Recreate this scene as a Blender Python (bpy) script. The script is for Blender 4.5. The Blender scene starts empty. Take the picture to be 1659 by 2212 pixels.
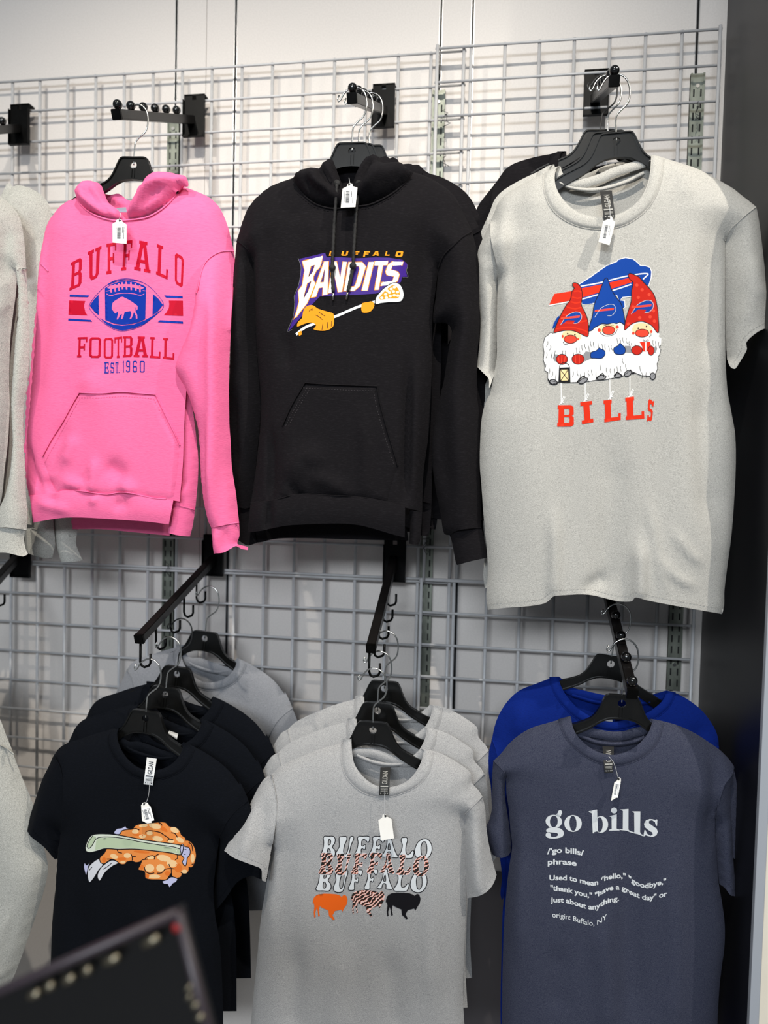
import bpy, bmesh, math, random
import numpy as np
from mathutils import Vector, Matrix
from mathutils.geometry import delaunay_2d_cdt

# ------------------------------------------------------------------ camera
scene = bpy.context.scene
COL = scene.collection
FPX, CXP, CYP = 1600.0, 829.5, 1106.0            # focal length and centre in photo pixels (1659 x 2212)
CAM = np.array([0.6519, -1.7433, 1.6093])
RGT = np.array([0.98701, 0.15888, 0.02390])
UPV = np.array([-0.03010, 0.03660, 0.99888])
FWD = np.array([-0.15780, 0.98662, -0.04090])
cd = bpy.data.cameras.new('camera')
cam = bpy.data.objects.new('camera', cd)
COL.objects.link(cam)
cd.sensor_fit = 'HORIZONTAL'; cd.sensor_width = 36.0
cd.lens = 36.0 * FPX / 1659.0
cd.clip_start = 0.02
cam.matrix_world = Matrix(((RGT[0], UPV[0], -FWD[0], CAM[0]), (RGT[1], UPV[1], -FWD[1], CAM[1]),
                           (RGT[2], UPV[2], -FWD[2], CAM[2]), (0, 0, 0, 1)))
cd.dof.use_dof = True
cd.dof.focus_distance = 1.45
cd.dof.aperture_fstop = 2.6
scene.camera = cam

# ------------------------------------------------------------------ world, lights, exposure
w = bpy.data.worlds.new('world'); scene.world = w; w.use_nodes = True
w.node_tree.nodes['Background'].inputs[0].default_value = (0.80, 0.90, 1.0, 1)
w.node_tree.nodes['Background'].inputs[1].default_value = 0.18
def spot(name, loc, tgt, power, ang, blend, rad, color):
    d = bpy.data.lights.new(name, 'SPOT'); d.energy = power; d.spot_size = math.radians(ang)
    d.spot_blend = blend; d.shadow_soft_size = rad; d.color = color
    o = bpy.data.objects.new(name, d); COL.objects.link(o); o.location = loc
    o.rotation_euler = (Vector(tgt) - Vector(loc)).to_track_quat('-Z', 'Y').to_euler()
    return o
WARM = (1.0, 0.93, 0.82)
spot('track_spot_middle', (0.62, -1.75, 3.55), (0.25, -0.2, 1.72), 162, 75, 1.0, 0.018, WARM)
spot('track_spot_right', (2.15, -1.35, 3.4), (0.85, -0.3, 1.5), 140, 66, 0.8, 0.02, WARM)
spot('track_spot_far', (-0.6, -1.8, 3.5), (-0.40, -0.2, 2.0), 85, 58, 1.0, 0.02, WARM)
def panel(name, loc, tgt, sx, sy, power, color):
    d = bpy.data.lights.new(name, 'AREA'); d.shape = 'RECTANGLE'; d.size = sx; d.size_y = sy; d.energy = power; d.color = color
    o = bpy.data.objects.new(name, d); COL.objects.link(o); o.location = loc
    o.rotation_euler = (Vector(tgt) - Vector(loc)).to_track_quat('-Z', 'Y').to_euler()
panel('front_fill_light', (0.2, -4.6, 2.9), (0.2, -2.6, 0.6), 2.4, 0.7, 132, (0.86, 0.93, 1.0))  # unseen soft fill, added in front to brighten the lower wall
vs = scene.view_settings
vs.view_transform = 'Standard'; vs.look = 'None'; vs.gamma = 1.0; vs.use_curve_mapping = False
vs.exposure = 0.0

# ------------------------------------------------------------------ helpers
random.seed(4)
def at(px, py, Y):
    """photo pixel -> world point on the plane at depth Y"""
    px = np.asarray(px, float); py = np.asarray(py, float)
    a = (px - CXP) / FPX; b = (CYP - py) / FPX
    d = RGT[None] * a.reshape(-1, 1) + UPV[None] * b.reshape(-1, 1) + FWD[None]
    t = (np.broadcast_to(np.asarray(Y, float), a.reshape(-1).shape) - CAM[1]) / d[:, 1]
    return CAM[None] + d * t[:, None]
def at1(px, py, Y):
    return Vector(at([px], [py], Y)[0])
def Q(ox, oy, s, pts):
    return [(ox + x / s, oy + y / s) for x, y in pts]

def spl(pts, closed=False, step=5.0, corners=()):
    """Catmull-Rom through pixel points; a point given twice in a row is a sharp corner"""
    P = []; sharp = []
    for p in pts:
        if P and abs(P[-1][0] - p[0]) < 1e-6 and abs(P[-1][1] - p[1]) < 1e-6: sharp[-1] = True
        else: P.append((float(p[0]), float(p[1]))); sharp.append(False)
    n = len(P); P = np.array(P); out = []
    m = n if closed else n - 1
    for i in range(m):
        p1 = P[i]; p2 = P[(i + 1) % n]
        p0 = P[i - 1] if (closed or i > 0) else p1
        p3 = P[(i + 2) % n] if (closed or i + 2 < n) else p2
        if sharp[i]: p0 = p1 - (p2 - p1) * 0.5
        if sharp[(i + 1) % n]: p3 = p2 + (p2 - p1) * 0.5
        k = max(1, int(np.hypot(*(p2 - p1)) / step))
        d = max(1e-6, np.hypot(*(p2 - p1)))
        t1 = (p2 - p0) / max(1e-6, np.hypot(*(p1 - p0)) + d) * d
        t2 = (p3 - p1) / max(1e-6, np.hypot(*(p3 - p2)) + d) * d
        for j in range(k):
            t = j / k
            h = ((2*t**3 - 3*t**2 + 1), (t**3 - 2*t**2 + t), (-2*t**3 + 3*t**2), (t**3 - t**2))
            out.append(tuple(h[0]*p1 + h[1]*t1 + h[2]*p2 + h[3]*t2))
    if not closed: out.append(tuple(P[-1]))
    return out

def seg_dist(P, lines):
    """distance of points P (n,2) to a list of polylines"""
    best = np.full(len(P), 1e9)
    for L in lines:
        L = np.asarray(L, float)
        if len(L) < 2: continue
        A = L[:-1]; B = L[1:]; AB = B - A; l2 = np.maximum((AB**2).sum(1), 1e-12)
        for k in range(0, len(P), 4000):
            p = P[k:k+4000]
            t = np.clip(((p[:, None] - A[None]) * AB[None]).sum(2) / l2[None], 0, 1)
            dd = np.sqrt((((A[None] + t[..., None] * AB[None]) - p[:, None])**2).sum(2)).min(1)
            best[k:k+4000] = np.minimum(best[k:k+4000], dd)
    return best
def seg_near(P, L):
    """distance to one polyline and the position along it (0..1)"""
    L = np.asarray(L, float); A = L[:-1]; AB = L[1:] - A; ln = np.sqrt((AB**2).sum(1)); l2 = np.maximum(ln**2, 1e-12); s0 = np.r_[0, np.cumsum(ln)]
    t = np.clip(((P[:, None] - A[None]) * AB[None]).sum(2) / l2[None], 0, 1)
    dd = np.sqrt((((A[None] + t[..., None] * AB[None]) - P[:, None])**2).sum(2)); k = dd.argmin(1); r = np.arange(len(P))
    return dd[r, k], (s0[k] + t[r, k] * ln[k]) / s0[-1]
def inside(P, polys):
    """even-odd test"""
    c = np.zeros(len(P), bool)
    for L in polys:
        L = np.asarray(L, float); x, z = P[:, 0], P[:, 1]
        j = len(L) - 1
        for i in range(len(L)):
            xi, zi = L[i]; xj, zj = L[j]
            if zi != zj:
                cond = ((zi > z) != (zj > z)) & (x < (xj - xi) * (z - zi) / (zj - zi) + xi)
                c ^= cond
            j = i
    return c
def densify(L, step):
    out = []; n = len(L)
    for i in range(n):
        a = np.array(L[i], float); b = np.array(L[(i + 1) % n], float)
        k = max(1, int(np.ceil(np.hypot(*(b - a)) / step)))
        for j in range(k): out.append(a + (b - a) * j / k)
    return out
def fill(polys, step=None, bstep=None):
    """triangulate even-odd polygons in 2D with inner points on a grid: verts (n,2), tris"""
    V = []; E = []
    rings = []
    for L in polys:
        R = densify(L, bstep or step) if (bstep or step) else [np.array(p, float) for p in L]
        if len(R) < 3: continue
        o = len(V); V += R; n = len(R)
        E += [(o + i, o + (i + 1) % n) for i in range(n)]
        rings.append(np.array(R))
    if step:
        A = np.array(V); lo = A.min(0); hi = A.max(0)
        gx = np.arange(lo[0] + step * .5, hi[0], step); gz = np.arange(lo[1] + step * .43, hi[1], step * .866)
        G = np.array([(x + (step * .5 if k % 2 else 0), z) for k, z in enumerate(gz) for x in gx])
        if len(G):
            G = G[inside(G, rings)]
            if len(G):
                G = G[seg_dist(G, [np.vstack([r, r[:1]]) for r in rings]) > step * .45]
                V += list(G)
    sc = 1.0 / max(1e-9, np.ptp(np.array(V), axis=0).max())
    res = delaunay_2d_cdt([Vector((p[0] * sc, p[1] * sc)) for p in V], E, [], 0, 1e-7)
    W = np.array([(v[0] / sc, v[1] / sc) for v in res[0]])
    T = np.array([f for f in res[2] if len(f) == 3])
    C = W[T].mean(1)
    T = T[inside(C, rings)]
    return W, T

def mesh(name, verts, faces, mat, parent=None, smooth=True, origin=None):
    me = bpy.data.meshes.new(name)
    verts = np.asarray(verts, float)
    if parent is not None:
        o_ = parent
        while o_.parent: o_ = o_.parent
        verts = verts - np.array(o_.location)
    me.from_pydata([tuple(v) for v in verts], [], [tuple(int(i) for i in f) for f in faces])
    me.validate(); me.update()
    if smooth: me.shade_smooth()
    if mat: me.materials.append(mat)
    o = bpy.data.objects.new(name, me); COL.objects.link(o)
    if parent is not None: o.parent = parent
    elif origin is not None:
        me.transform(Matrix.Translation(-Vector(origin))); o.location = origin
    return o
def thing(name, loc, label, cat, group=None):
    o = bpy.data.objects.new(name, None); COL.objects.link(o); o.location = loc
    o.empty_display_size = 0.05
    o['label'] = label; o['category'] = cat
    if group: o['group'] = group
    return o
def tag(o, label, cat, group=None):
    o['label'] = label; o['category'] = cat
    if group: o['group'] = group
    return o
def copy_thing(src, label=None, group=None):
    r = src.copy(); COL.objects.link(r)
    for c in src.children:
        k = c.copy(); COL.objects.link(k); k.parent = r
        for g in c.children:
            h = g.copy(); COL.objects.link(h); h.parent = k
    if label: r['label'] = label
    if group: r['group'] = group
    return r

class MB:
    def __init__(self): self.v = []; self.f = []
    def add(self, v, f):
        o = len(self.v); self.v += [tuple(p) for p in v]; self.f += [tuple(i + o for i in q) for q in f]; return self
    def box(self, lo, hi, bev=0.0):
        x0, y0, z0 = lo; x1, y1, z1 = hi
        if bev <= 0:
            return self.add([(x0,y0,z0),(x1,y0,z0),(x1,y1,z0),(x0,y1,z0),(x0,y0,z1),(x1,y0,z1),(x1,y1,z1),(x0,y1,z1)],
                     [(0,3,2,1),(4,5,6,7),(0,1,5,4),(1,2,6,5),(2,3,7,6),(3,0,4,7)])
        bm = bmesh.new(); bmesh.ops.create_cube(bm, size=1)
        bmesh.ops.scale(bm, vec=(x1-x0, y1-y0, z1-z0), verts=bm.verts)
        bmesh.ops.translate(bm, vec=((x0+x1)/2, (y0+y1)/2, (z0+z1)/2), verts=bm.verts)
        bmesh.ops.bevel(bm, geom=bm.edges[:], offset=bev, segments=2, affect='EDGES')
        bm.verts.index_update()
        self.add([v.co[:] for v in bm.verts], [[v.index for v in f.verts] for f in bm.faces]); bm.free(); return self
    def tube(self, pts, r, n=8, caps=True):
        P = [Vector(p) for p in pts]; m = len(P); rings = []
        up = Vector((0, 0, 1)); prev = None
        for i in range(m):
            t = (P[min(i+1, m-1)] - P[max(i-1, 0)]).normalized()
            if prev is None:
                a = up if abs(t.dot(up)) < .9 else Vector((1, 0, 0)); u = t.cross(a).normalized()
            else:
                u = (prev - t * prev.dot(t)).normalized()
            prev = u; vv = t.cross(u)
            rr = r[i] if hasattr(r, '__len__') else r
            rings.append([P[i] + (u * math.cos(2*math.pi*k/n) + vv * math.sin(2*math.pi*k/n)) * rr for k in range(n)])
        v = [p for rg in rings for p in rg]; f = []
        for i in range(m - 1):
            for k in range(n): f.append((i*n+k, i*n+(k+1)%n, (i+1)*n+(k+1)%n, (i+1)*n+k))
        if caps: f.append(tuple(range(n-1, -1, -1))); f.append(tuple((m-1)*n+k for k in range(n)))
        return self.add(v, f)
    def ball(self, c, r, nu=14, nv=9):
        v = [(c[0], c[1], c[2]+r)]; f = []
        for i in range(1, nv):
            a = math.pi*i/nv
            for k in range(nu):
                b = 2*math.pi*k/nu; v.append((c[0]+r*math.sin(a)*math.cos(b), c[1]+r*math.sin(a)*math.sin(b), c[2]+r*math.cos(a)))
        v.append((c[0], c[1], c[2]-r)); L = len(v)-1
        for k in range(nu): f.append((0, 1+k, 1+(k+1)%nu)); f.append((L, L-nu+(k+1)%nu, L-nu+k))
        for i in range(nv-2):
            for k in range(nu):
                a = 1+i*nu+k; b = 1+i*nu+(k+1)%nu; f.append((a, a+nu, b+nu, b))
        return self.add(v, f)
    def prism(self, polys, y0, y1):
        """2D (x,z) even-odd outline extruded from y0 to y1"""
        W, T = fill(polys); n = len(W)
        v = [(p[0], y0, p[1]) for p in W] + [(p[0], y1, p[1]) for p in W]
        f = [tuple(t) for t in T] + [tuple(i + n for i in t[::-1]) for t in T]
        self.add(v, f)
        for L in polys:
            m = len(L); o = [(p[0], y0, p[1]) for p in L] + [(p[0], y1, p[1]) for p in L]
            self.add(o, [(i, (i+1) % m, m+(i+1) % m, m+i) for i in range(m)])
        return self
    def build(self, name, mat, parent=None, smooth=False, origin=None):
        o = mesh(name, self.v, self.f, mat, parent, smooth, origin)
        bm = bmesh.new(); bm.from_mesh(o.data); bmesh.ops.recalc_face_normals(bm, faces=bm.faces[:]); bm.to_mesh(o.data); bm.free()
        return o

# ------------------------------------------------------------------ materials
def srgb(h):
    h = h.lstrip('#'); c = [int(h[i:i+2], 16) / 255 for i in (0, 2, 4)]
    return tuple(x / 12.92 if x <= .04045 else ((x + .055) / 1.055)**2.4 for x in c) + (1,)
MATS = {}
def mat(name, color, rough=0.5, metal=0.0, noise=None, bump=None, coat=0.0, sheen=0.0, spec=0.5):
    """noise=(second colour, scale xyz, contrast lo, hi); bump=(scale xyz, strength, distance)"""
    if name in MATS: return MATS[name]
    m = bpy.data.materials.new(name); m.use_nodes = True; nt = m.node_tree; N = nt.nodes; Lk = nt.links
    b = N['Principled BSDF']
    if isinstance(color, str): color = srgb(color)
    b.inputs['Base Color'].default_value = color; b.inputs['Roughness'].default_value = rough
    b.inputs['Metallic'].default_value = metal; b.inputs['Coat Weight'].default_value = coat
    b.inputs['Sheen Weight'].default_value = sheen; b.inputs['Specular IOR Level'].default_value = spec
    if sheen: b.inputs['Sheen Roughness'].default_value = 0.5; b.inputs['Sheen Tint'].default_value = color
    tc = N.new('ShaderNodeTexCoord')
    if noise:
        c2, sc, lo, hi = noise
        mp = N.new('ShaderNodeMapping'); mp.inputs['Scale'].default_value = sc; Lk.new(tc.outputs['Object'], mp.inputs[0])
        nz = N.new('ShaderNodeTexNoise'); nz.inputs['Scale'].default_value = 1.0; nz.inputs['Detail'].default_value = 4
        Lk.new(mp.outputs[0], nz.inputs['Vector'])
        r = N.new('ShaderNodeMapRange'); r.inputs[1].default_value = lo; r.inputs[2].default_value = hi
        Lk.new(nz.outputs[0], r.inputs[0])
        mx = N.new('ShaderNodeMix'); mx.data_type = 'RGBA'
        mx.inputs[6].default_value = color; mx.inputs[7].default_value = srgb(c2) if isinstance(c2, str) else c2
        Lk.new(r.outputs[0], mx.inputs[0]); Lk.new(mx.outputs[2], b.inputs['Base Color'])
    if bump:
        sc, st, dist = bump
        mp2 = N.new('ShaderNodeMapping'); mp2.inputs['Scale'].default_value = sc; Lk.new(tc.outputs['Object'], mp2.inputs[0])
        n2 = N.new('ShaderNodeTexNoise'); n2.inputs['Scale'].default_value = 1.0; n2.inputs['Detail'].default_value = 3
        Lk.new(mp2.outputs[0], n2.inputs['Vector'])
        bp = N.new('ShaderNodeBump'); bp.inputs['Strength'].default_value = st; bp.inputs['Distance'].default_value = dist
        Lk.new(n2.outputs[0], bp.inputs['Height']); Lk.new(bp.outputs[0], b.inputs['Normal'])
    MATS[name] = m
    return m
FB = ((260, 260, 520), 0.35, 0.0012)
M_WALL = mat('wall_laminate', '#dbd5d0', 0.5, noise=('#d6d0cb', (260, 260, 260), .4, .6), bump=((300, 300, 300), .06, .001))
M_SLOT = mat('black_reveal', '#0b0b0d', 0.5)
M_TRIM = mat('satin_aluminium', '#b9b9ba', 0.35, 0.9)
M_DARK = mat('dark_navy_laminate', '#0c0d13', 0.45, noise=('#0f1016', (6, 6, 6), .4, .6))
M_CREAM = mat('cream_painted_board', '#efe6d4', 0.5, noise=('#e9dfcc', (8, 8, 8), .4, .7))
M_EDGE = mat('grey_edge_band', '#a9adb4', 0.5)
M_FLOOR = mat('grey_floor', '#8d8a86', 0.5, noise=('#7f7c79', (5, 5, 5), .4, .6))
M_GRID = mat('white_coated_wire', '#c9c9ca', 0.35, noise=('#bfbfc1', (30, 30, 30), .4, .7))
M_ZINC = mat('zinc_plated_steel', '#85897f', 0.5, 0.9, noise=('#6d7169', (60, 60, 25), .35, .65))
M_HOLE = mat('slot_hole_dark', '#101010', 0.8)
M_BLACK = mat('black_powder_coat', '#040404', 0.38, noise=('#080808', (50, 50, 50), .4, .6), spec=.1)
M_ARM = mat('black_satin_tube', '#0d0b0b', 0.3, spec=.5)
M_GLOSS = mat('black_glossy_ball', '#070707', 0.12, coat=.5)
M_HANG = mat('black_plastic', '#0a0a09', 0.25, noise=('#100f0e', (30, 30, 30), .4, .7))
M_CHROME = mat('chrome_wire', '#cfcfcc', 0.2, 1.0)
M_TIE = mat('black_tie_wire', '#17181a', 0.5)
F_GREY = mat('ash_heather_jersey', '#c5c3bd', .95, noise=('#807e7a', (600, 600, 1700), .38, .78), bump=FB, sheen=.1, spec=.15)
F_SPORT = mat('sport_grey_jersey', '#bab9b8', .95, noise=('#7c7c7e', (600, 600, 1700), .36, .76), bump=FB, sheen=.1, spec=.15)
F_FLEECE = mat('grey_heather_fleece', '#c2c1ba', .95, noise=('#7b7b76', (520, 520, 1400), .38, .74), bump=FB, sheen=.15, spec=.15)
F_DKGREY = mat('darker_heather_jersey', '#94969b', .95, noise=('#6a6c72', (600, 600, 1700), .36, .76), bump=FB, sheen=.05, spec=.15)  # darker than the other greys, only for the tee behind the navy row
F_PINK = mat('pink_fleece', '#ef6e9e', .92, noise=('#e86596', (90, 90, 500), .45, .75), bump=((160, 160, 500), .35, .0012), sheen=.2, spec=.15)
F_BLACK = mat('black_fleece', '#121013', .92, noise=('#1a181b', (120, 120, 420), .5, .75), bump=((160, 160, 420), .4, .0012), sheen=.05, spec=.15)
F_NAVY = mat('dark_navy_jersey', '#05080f', .92, noise=('#0a0d15', (200, 200, 600), .5, .75), bump=FB, sheen=.03, spec=.15)
F_HNAVY = mat('heather_navy_jersey', '#4a4d5c', .95, noise=('#20243a', (600, 600, 1700), .34, .74), bump=FB, sheen=.1, spec=.15)
F_BLUE = mat('royal_blue_jersey', '#052274', .9, noise=('#041d68', (200, 200, 600), .5, .75), bump=FB, sheen=.1, spec=.15)
# ------------------------------------------------------------------ the setting
WY = 0.030                      # front face of the back wall panels (wire grid plane is y = 0)
CELL = 0.0762; ZT = 2.60        # wire grid pitch; height of the top wire
XCOR = float(at1(1541, 750, WY).x)
def sx(px, py=20): return float(at1(px, py, WY).x)
seams = [sx(382), sx(510.5), sx(953.5), sx(1022), sx(1508)]
def struct(o): o['kind'] = 'structure'; return o
wb = struct(MB().box((-2.2, WY + .018, 0), (XCOR + .02, WY + .08, 3.9)).build('wall_back', M_SLOT, origin=(0, WY + .05, 0)))
GAP = 0.0065
edges = [-2.2] + seams + [XCOR]
for i in range(len(edges) - 1):
    a = edges[i] + (GAP / 2 if i else 0); b = edges[i + 1] - (GAP / 2 if i < len(edges) - 2 else 0)
    parts = [(a, b)]
    if i == 1: mid = sx(447); parts = [(a, mid - .0006), (mid + .0006, b)]
    for a_, b_ in parts:
        p = MB().box((a_, WY, 0.02), (b_, WY + .02, 3.9)).build('wall_panel', M_WALL, wb)
for s in seams:
    for sg in (-1, 1):
        MB().box((s + sg * GAP / 2 - .0008, WY - .0012, .02), (s + sg * GAP / 2 + .0008, WY + .018, 3.9)).build('reveal_edge', M_TRIM, wb)
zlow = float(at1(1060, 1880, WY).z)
MB().box((seams[3] + GAP, WY - .003, .02), (XCOR - .001, WY, zlow)).build('dark_lower_sheet', mat('charcoal_lower_sheet', '#474346', .6), wb)  # thin dark sheet over the lower wall of the right bay
# right-hand return of the recess with its front board
YF = -0.385
wr = struct(MB().box((XCOR, YF, 0), (XCOR + .06, WY + .08, 3.9)).build('wall_right', M_DARK, origin=(XCOR, 0, 0)))
MB().box((XCOR - .004, YF - .012, 0), (XCOR + .0115, YF, 3.9)).build('edge_band', M_EDGE, wr)
MB().box((XCOR + .0115, YF - .013, 0), (XCOR + 1.2, YF, 3.9)).build('front_board', M_CREAM, wr)
struct(MB().box((-3, -4, -.05), (3, .1, 0)).build('floor', M_FLOOR, origin=(0, 0, 0)))

# ------------------------------------------------------------------ slotted standards on the wall
def standard(px, py0, py1, label, wd=.030):
    a = at1(px, py0, WY - .006); zb = at1(px, py1, WY - .006).z
    t = thing('slotted_standard', (a.x, WY, zb), label, 'wall standard', 'slotted uprights on the wall')
    b = MB().box((a.x - wd/2, WY - .010, zb), (a.x + wd/2, WY - .002, a.z), .0012)
    b.box((a.x - wd/2, WY - .012, zb), (a.x - wd/2 + .004, WY - .002, a.z)); b.box((a.x + wd/2 - .004, WY - .012, zb), (a.x + wd/2, WY - .002, a.z))
    b.build('channel', M_ZINC, t)
    h = MB(); z = a.z - .035
    while z > zb + .02:
        for s in (-1, 1): h.box((a.x + s * .0075 - .0016, WY - .0108, z - .016), (a.x + s * .0075 + .0016, WY - .0095, z))
        z -= .0254
    h.build('slots', M_HOLE, t)['kind'] = 'stuff'
    for z in (a.z - .028, (a.z + zb) / 2, zb + .06): MB().tube([(a.x, WY - .0125, z), (a.x, WY - .009, z)], .0042, 12).build('screw_head', M_CHROME, t)
standard(376, 255, 1500, 'zinc slotted upright behind the pink hoodie bracket')
standard(948.5, 196, 1600, 'zinc slotted upright where the two upper wire grids overlap')
standard(1507, 160, 1494, 'zinc slotted upright at the right end of the wire grid')

# ------------------------------------------------------------------ wire grid panels
def grid_panel(x0, ncol, z0, nrow, Y, label):
    w_, h_ = ncol * CELL, nrow * CELL
    t = thing('wire_grid_panel', (x0, Y, z0 - h_), label, 'wire grid', 'white wire grid panels')
    r = .0026
    hv = MB().tube([(0, 0, -r*2), (0, 0, h_ + r*2)], r, 8).build('vertical_wire', M_GRID, None, True)
    hh = MB().tube([(-r*2, 0, 0), (w_ + r*2, 0, 0)], r, 8).build('horizontal_wire', M_GRID, None, True)
    for i in range(ncol + 1):
        o = hv if i == 0 else hv.copy()
        if i: COL.objects.link(o)
        o.parent = t; edge = i in (0, ncol)
        o.location = (i * CELL, (-r*1.9 if edge else r*1.7), 0)
        if edge: o.scale = (1.45, 1.45, 1)
    for j in range(nrow + 1):
        o = hh if j == 0 else hh.copy()
        if j: COL.objects.link(o)
        o.parent = t; o.location = (0, 0, h_ - j * CELL)
        if j in (0, nrow): o.scale = (1, 1.15, 1.15)
    return t
XL0 = -9 * CELL
grid_panel(XL0, 16, ZT, 16, 0.0, 'large white wire grid behind the pink and black hoodies')
grid_panel(XL0, 16, ZT - 16.09 * CELL, 8, 0.0, 'low white wire grid behind the navy tees and left grey tees')
XR0 = (14.22 - 8) * CELL
grid_panel(XR0, 8, ZT + .002, 16, -.0132, 'narrow white wire grid behind the gnome tee')
grid_panel(XR0 - .005, 8, ZT - 16.005 * CELL, 8, -.0132, 'narrow low white wire grid behind the royal blue tee')
def tie(px, py, Y, label, sc=1.0):
    c = at1(px, py, Y); rnd = random.Random(int(px))
    m = MB()
    for k in range(3):
        pts = [c + Vector((0, 0, 0))]
        for q in range(5):
            pts.append(c + Vector((.004 * math.sin(q * 1.7 + k) + rnd.uniform(-.002, .004) * q, -.002 - .001 * k, -.007 * q * (1 if k else -.4)) ) * sc)
        m.tube(pts, .0007, 5)
    o = m.build('wire_tie', M_TIE, None, True, origin=c); tag(o, label, 'wire tie', 'twisted black wire ties')
tie(962, 248, -.02, 'twisted wire tie at the top of the middle upright')
tie(958, 340, -.02, 'lower twisted wire tie on the middle upright', .8)
tie(1505, 232, -.02, 'twisted wire tie on the right upright')
tie(918, 1172, -.02, 'twisted wire tie below the black hoodie cuff')
tie(362, 1222, -.01, 'twisted wire tie below the pink hoodie')

# ------------------------------------------------------------------ arms that carry the hangers
def xz(v): return (v.x, v.z)
def arm(name, plate_px, base_px, tip_px, d, label, kind, n, wd=.0185, tipd=None, plate=(.048, .098)):
    """plate on the grid, square tube from it to the tip; balls on top or J hooks below"""
    pc = at1(plate_px[0], plate_px[1], -.008); b = at1(base_px[0], base_px[1], -.010); tp = at1(tip_px[0], tip_px[1], -d)
    t = thing(name, (pc.x, 0, pc.z - plate[1] / 2), label, 'display arm', 'black arms hooked on the wire grid')
    pw, ph = plate
    m = MB().box((pc.x - pw/2, -.0135, pc.z - ph/2), (pc.x + pw/2, -.0105, pc.z + ph/2 - .012))
    m.box((pc.x - pw/2, -.0205, pc.z - ph/2), (pc.x + pw/2, -.0135, pc.z - ph/2 + .004))
    for s in (-1, 1): m.box((pc.x + s*pw/2 - .001, -.0205, pc.z - ph/2), (pc.x + s*pw/2 + .001, -.0105, pc.z + ph/2 - .012))
    m.box((pc.x - pw/2, -.0135, pc.z + ph/2 - .012), (pc.x - .005, -.0105, pc.z + ph/2)); m.box((pc.x + .005, -.0135, pc.z + ph/2 - .012), (pc.x + pw/2, -.0105, pc.z + ph/2))
    m.box((pc.x - pw/2, -.0135, pc.z + ph/2 - .002), (pc.x + pw/2, .010, pc.z + ph/2 + .002))
    m.build('back_plate', M_BLACK, t)
    D = tp - b; L = D.length; yv = D.normalized(); xv = yv.cross(Vector((0, 0, 1))).normalized(); zv = xv.cross(yv)
    if zv.z < 0: zv = -zv
    M = Matrix((xv, yv, zv)).transposed().to_4x4(); M.translation = b
    bx = MB().box((-wd/2, -.004, -wd/2), (wd/2, L, wd/2), .0014)
    bx.v = [tuple(M @ Vector(p)) for p in bx.v]
    bx.build('tube', M_ARM, t)
    cap = MB().box((-wd/2 - .0006, L - .006, -wd/2 - .0006), (wd/2 + .0006, L + .002, wd/2 + .0006), .001)
    cap.v = [tuple(M @ Vector(p)) for p in cap.v]; cap.build('end_cap', M_BLACK, t)
    pos = []
    for k in range(n):
        s = L * (1 - .035 - k * (.90 / n))
        if kind == 'ball':
            c = b + yv * s + zv * (wd/2 + .0085)
            q = MB().ball(c, .0095); q.tube([c - zv * .012, c], .004, 8); q.build('ball_peg', M_GLOSS, t, True)
            pos.append(c)
        else:
            c = b + yv * s + xv * (wd/2 * .55 if True else 0) - zv * (wd/2)
            dn = Vector((0, 0, -1)); out = Vector((1, 0, 0))
            P = [c + dn * -.004, c + dn * .045, c + dn * .053 + out * .003, c + dn * .056 + out * .009,
                 c + dn * .052 + out * .019, c + dn * .046 + out * .022, c + dn * .028 + out * .022]
            MB().tube(P, .0026, 8).build('hook', M_BLACK, t, True); pos.append(P[3])
    return t, pos
PLT = (.052, .100)
arm('ball_arm', (45, 272), (40, 277), (-130, 290), .33, 'short black arm cut by the left edge of the photo', 'ball', 6, plate=PLT)
arm('ball_arm', (421, 253), (414, 259), (251, 247), .345, 'black arm with ball pegs carrying only the pink hoodie', 'ball', 6, plate=PLT)
arm('ball_arm', (829, 232), (829, 240), (760, 212), .33, 'black arm with ball pegs carrying the black hoodies', 'ball', 6, plate=PLT)
arm('ball_arm', (1287, 203), (1284, 214), (1327, 175), .31, 'black arm with ball pegs carrying the gnome tee', 'ball', 6, plate=PLT)
arm('hook_arm', (462, 1200), (462, 1207), (300, 1381), .36, 'sloping black arm with J hooks above the chicken wing tee', 'hook', 5, plate=PLT)
arm('hook_arm', (853, 1211), (851, 1207), (801, 1402), .31, 'sloping black arm with J hooks above the tiger-stripe lettering tee', 'hook', 5, plate=PLT)
arm('ball_arm', (1298, 1212), (1297, 1216), (1366, 1500), .40, 'sloping black arm with ball pegs above the dictionary tee', 'ball', 6, plate=PLT)
arm('hook_arm', (48, 1205), (45, 1195), (-110, 1370), .36, 'black arm corner under the grey hoodies at the left edge', 'hook', 3, plate=PLT)

# ------------------------------------------------------------------ hangers
HT = [(0, 0), (.024, 0), (.029, -.002), (.033, -.008), (.039, -.022), (.047, -.038), (.057, -.049), (.072, -.057), (.098, -.068), (.122, -.082), (.145, -.099), (.158, -.113)]
HB = [(.157, -.124), (.147, -.122), (.125, -.107), (.10, -.092), (.078, -.081), (.056, -.069), (.036, -.055), (.02, -.048), (0, -.046)]
half = spl(HT, step=.004) + spl(HB, step=.004)
OUT = half + [(-x, z) for x, z in half[::-1] if x > 1e-6]
def inset(L, d):
    out = []; n = len(L)
    A = sum(L[i][0]*L[(i+1)%n][1] - L[(i+1)%n][0]*L[i][1] for i in range(n))
    sg = 1 if A > 0 else -1
    for i in range(n):
        a = Vector(L[i-1]); b = Vector(L[i]); c = Vector(L[(i+1) % n])
        t = (c - a)
        if t.length < 1e-9: out.append(tuple(b)); continue
        t.normalize(); nn = Vector((-t.y, t.x)) * sg
        out.append(tuple(b + nn * d))
    return out
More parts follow.
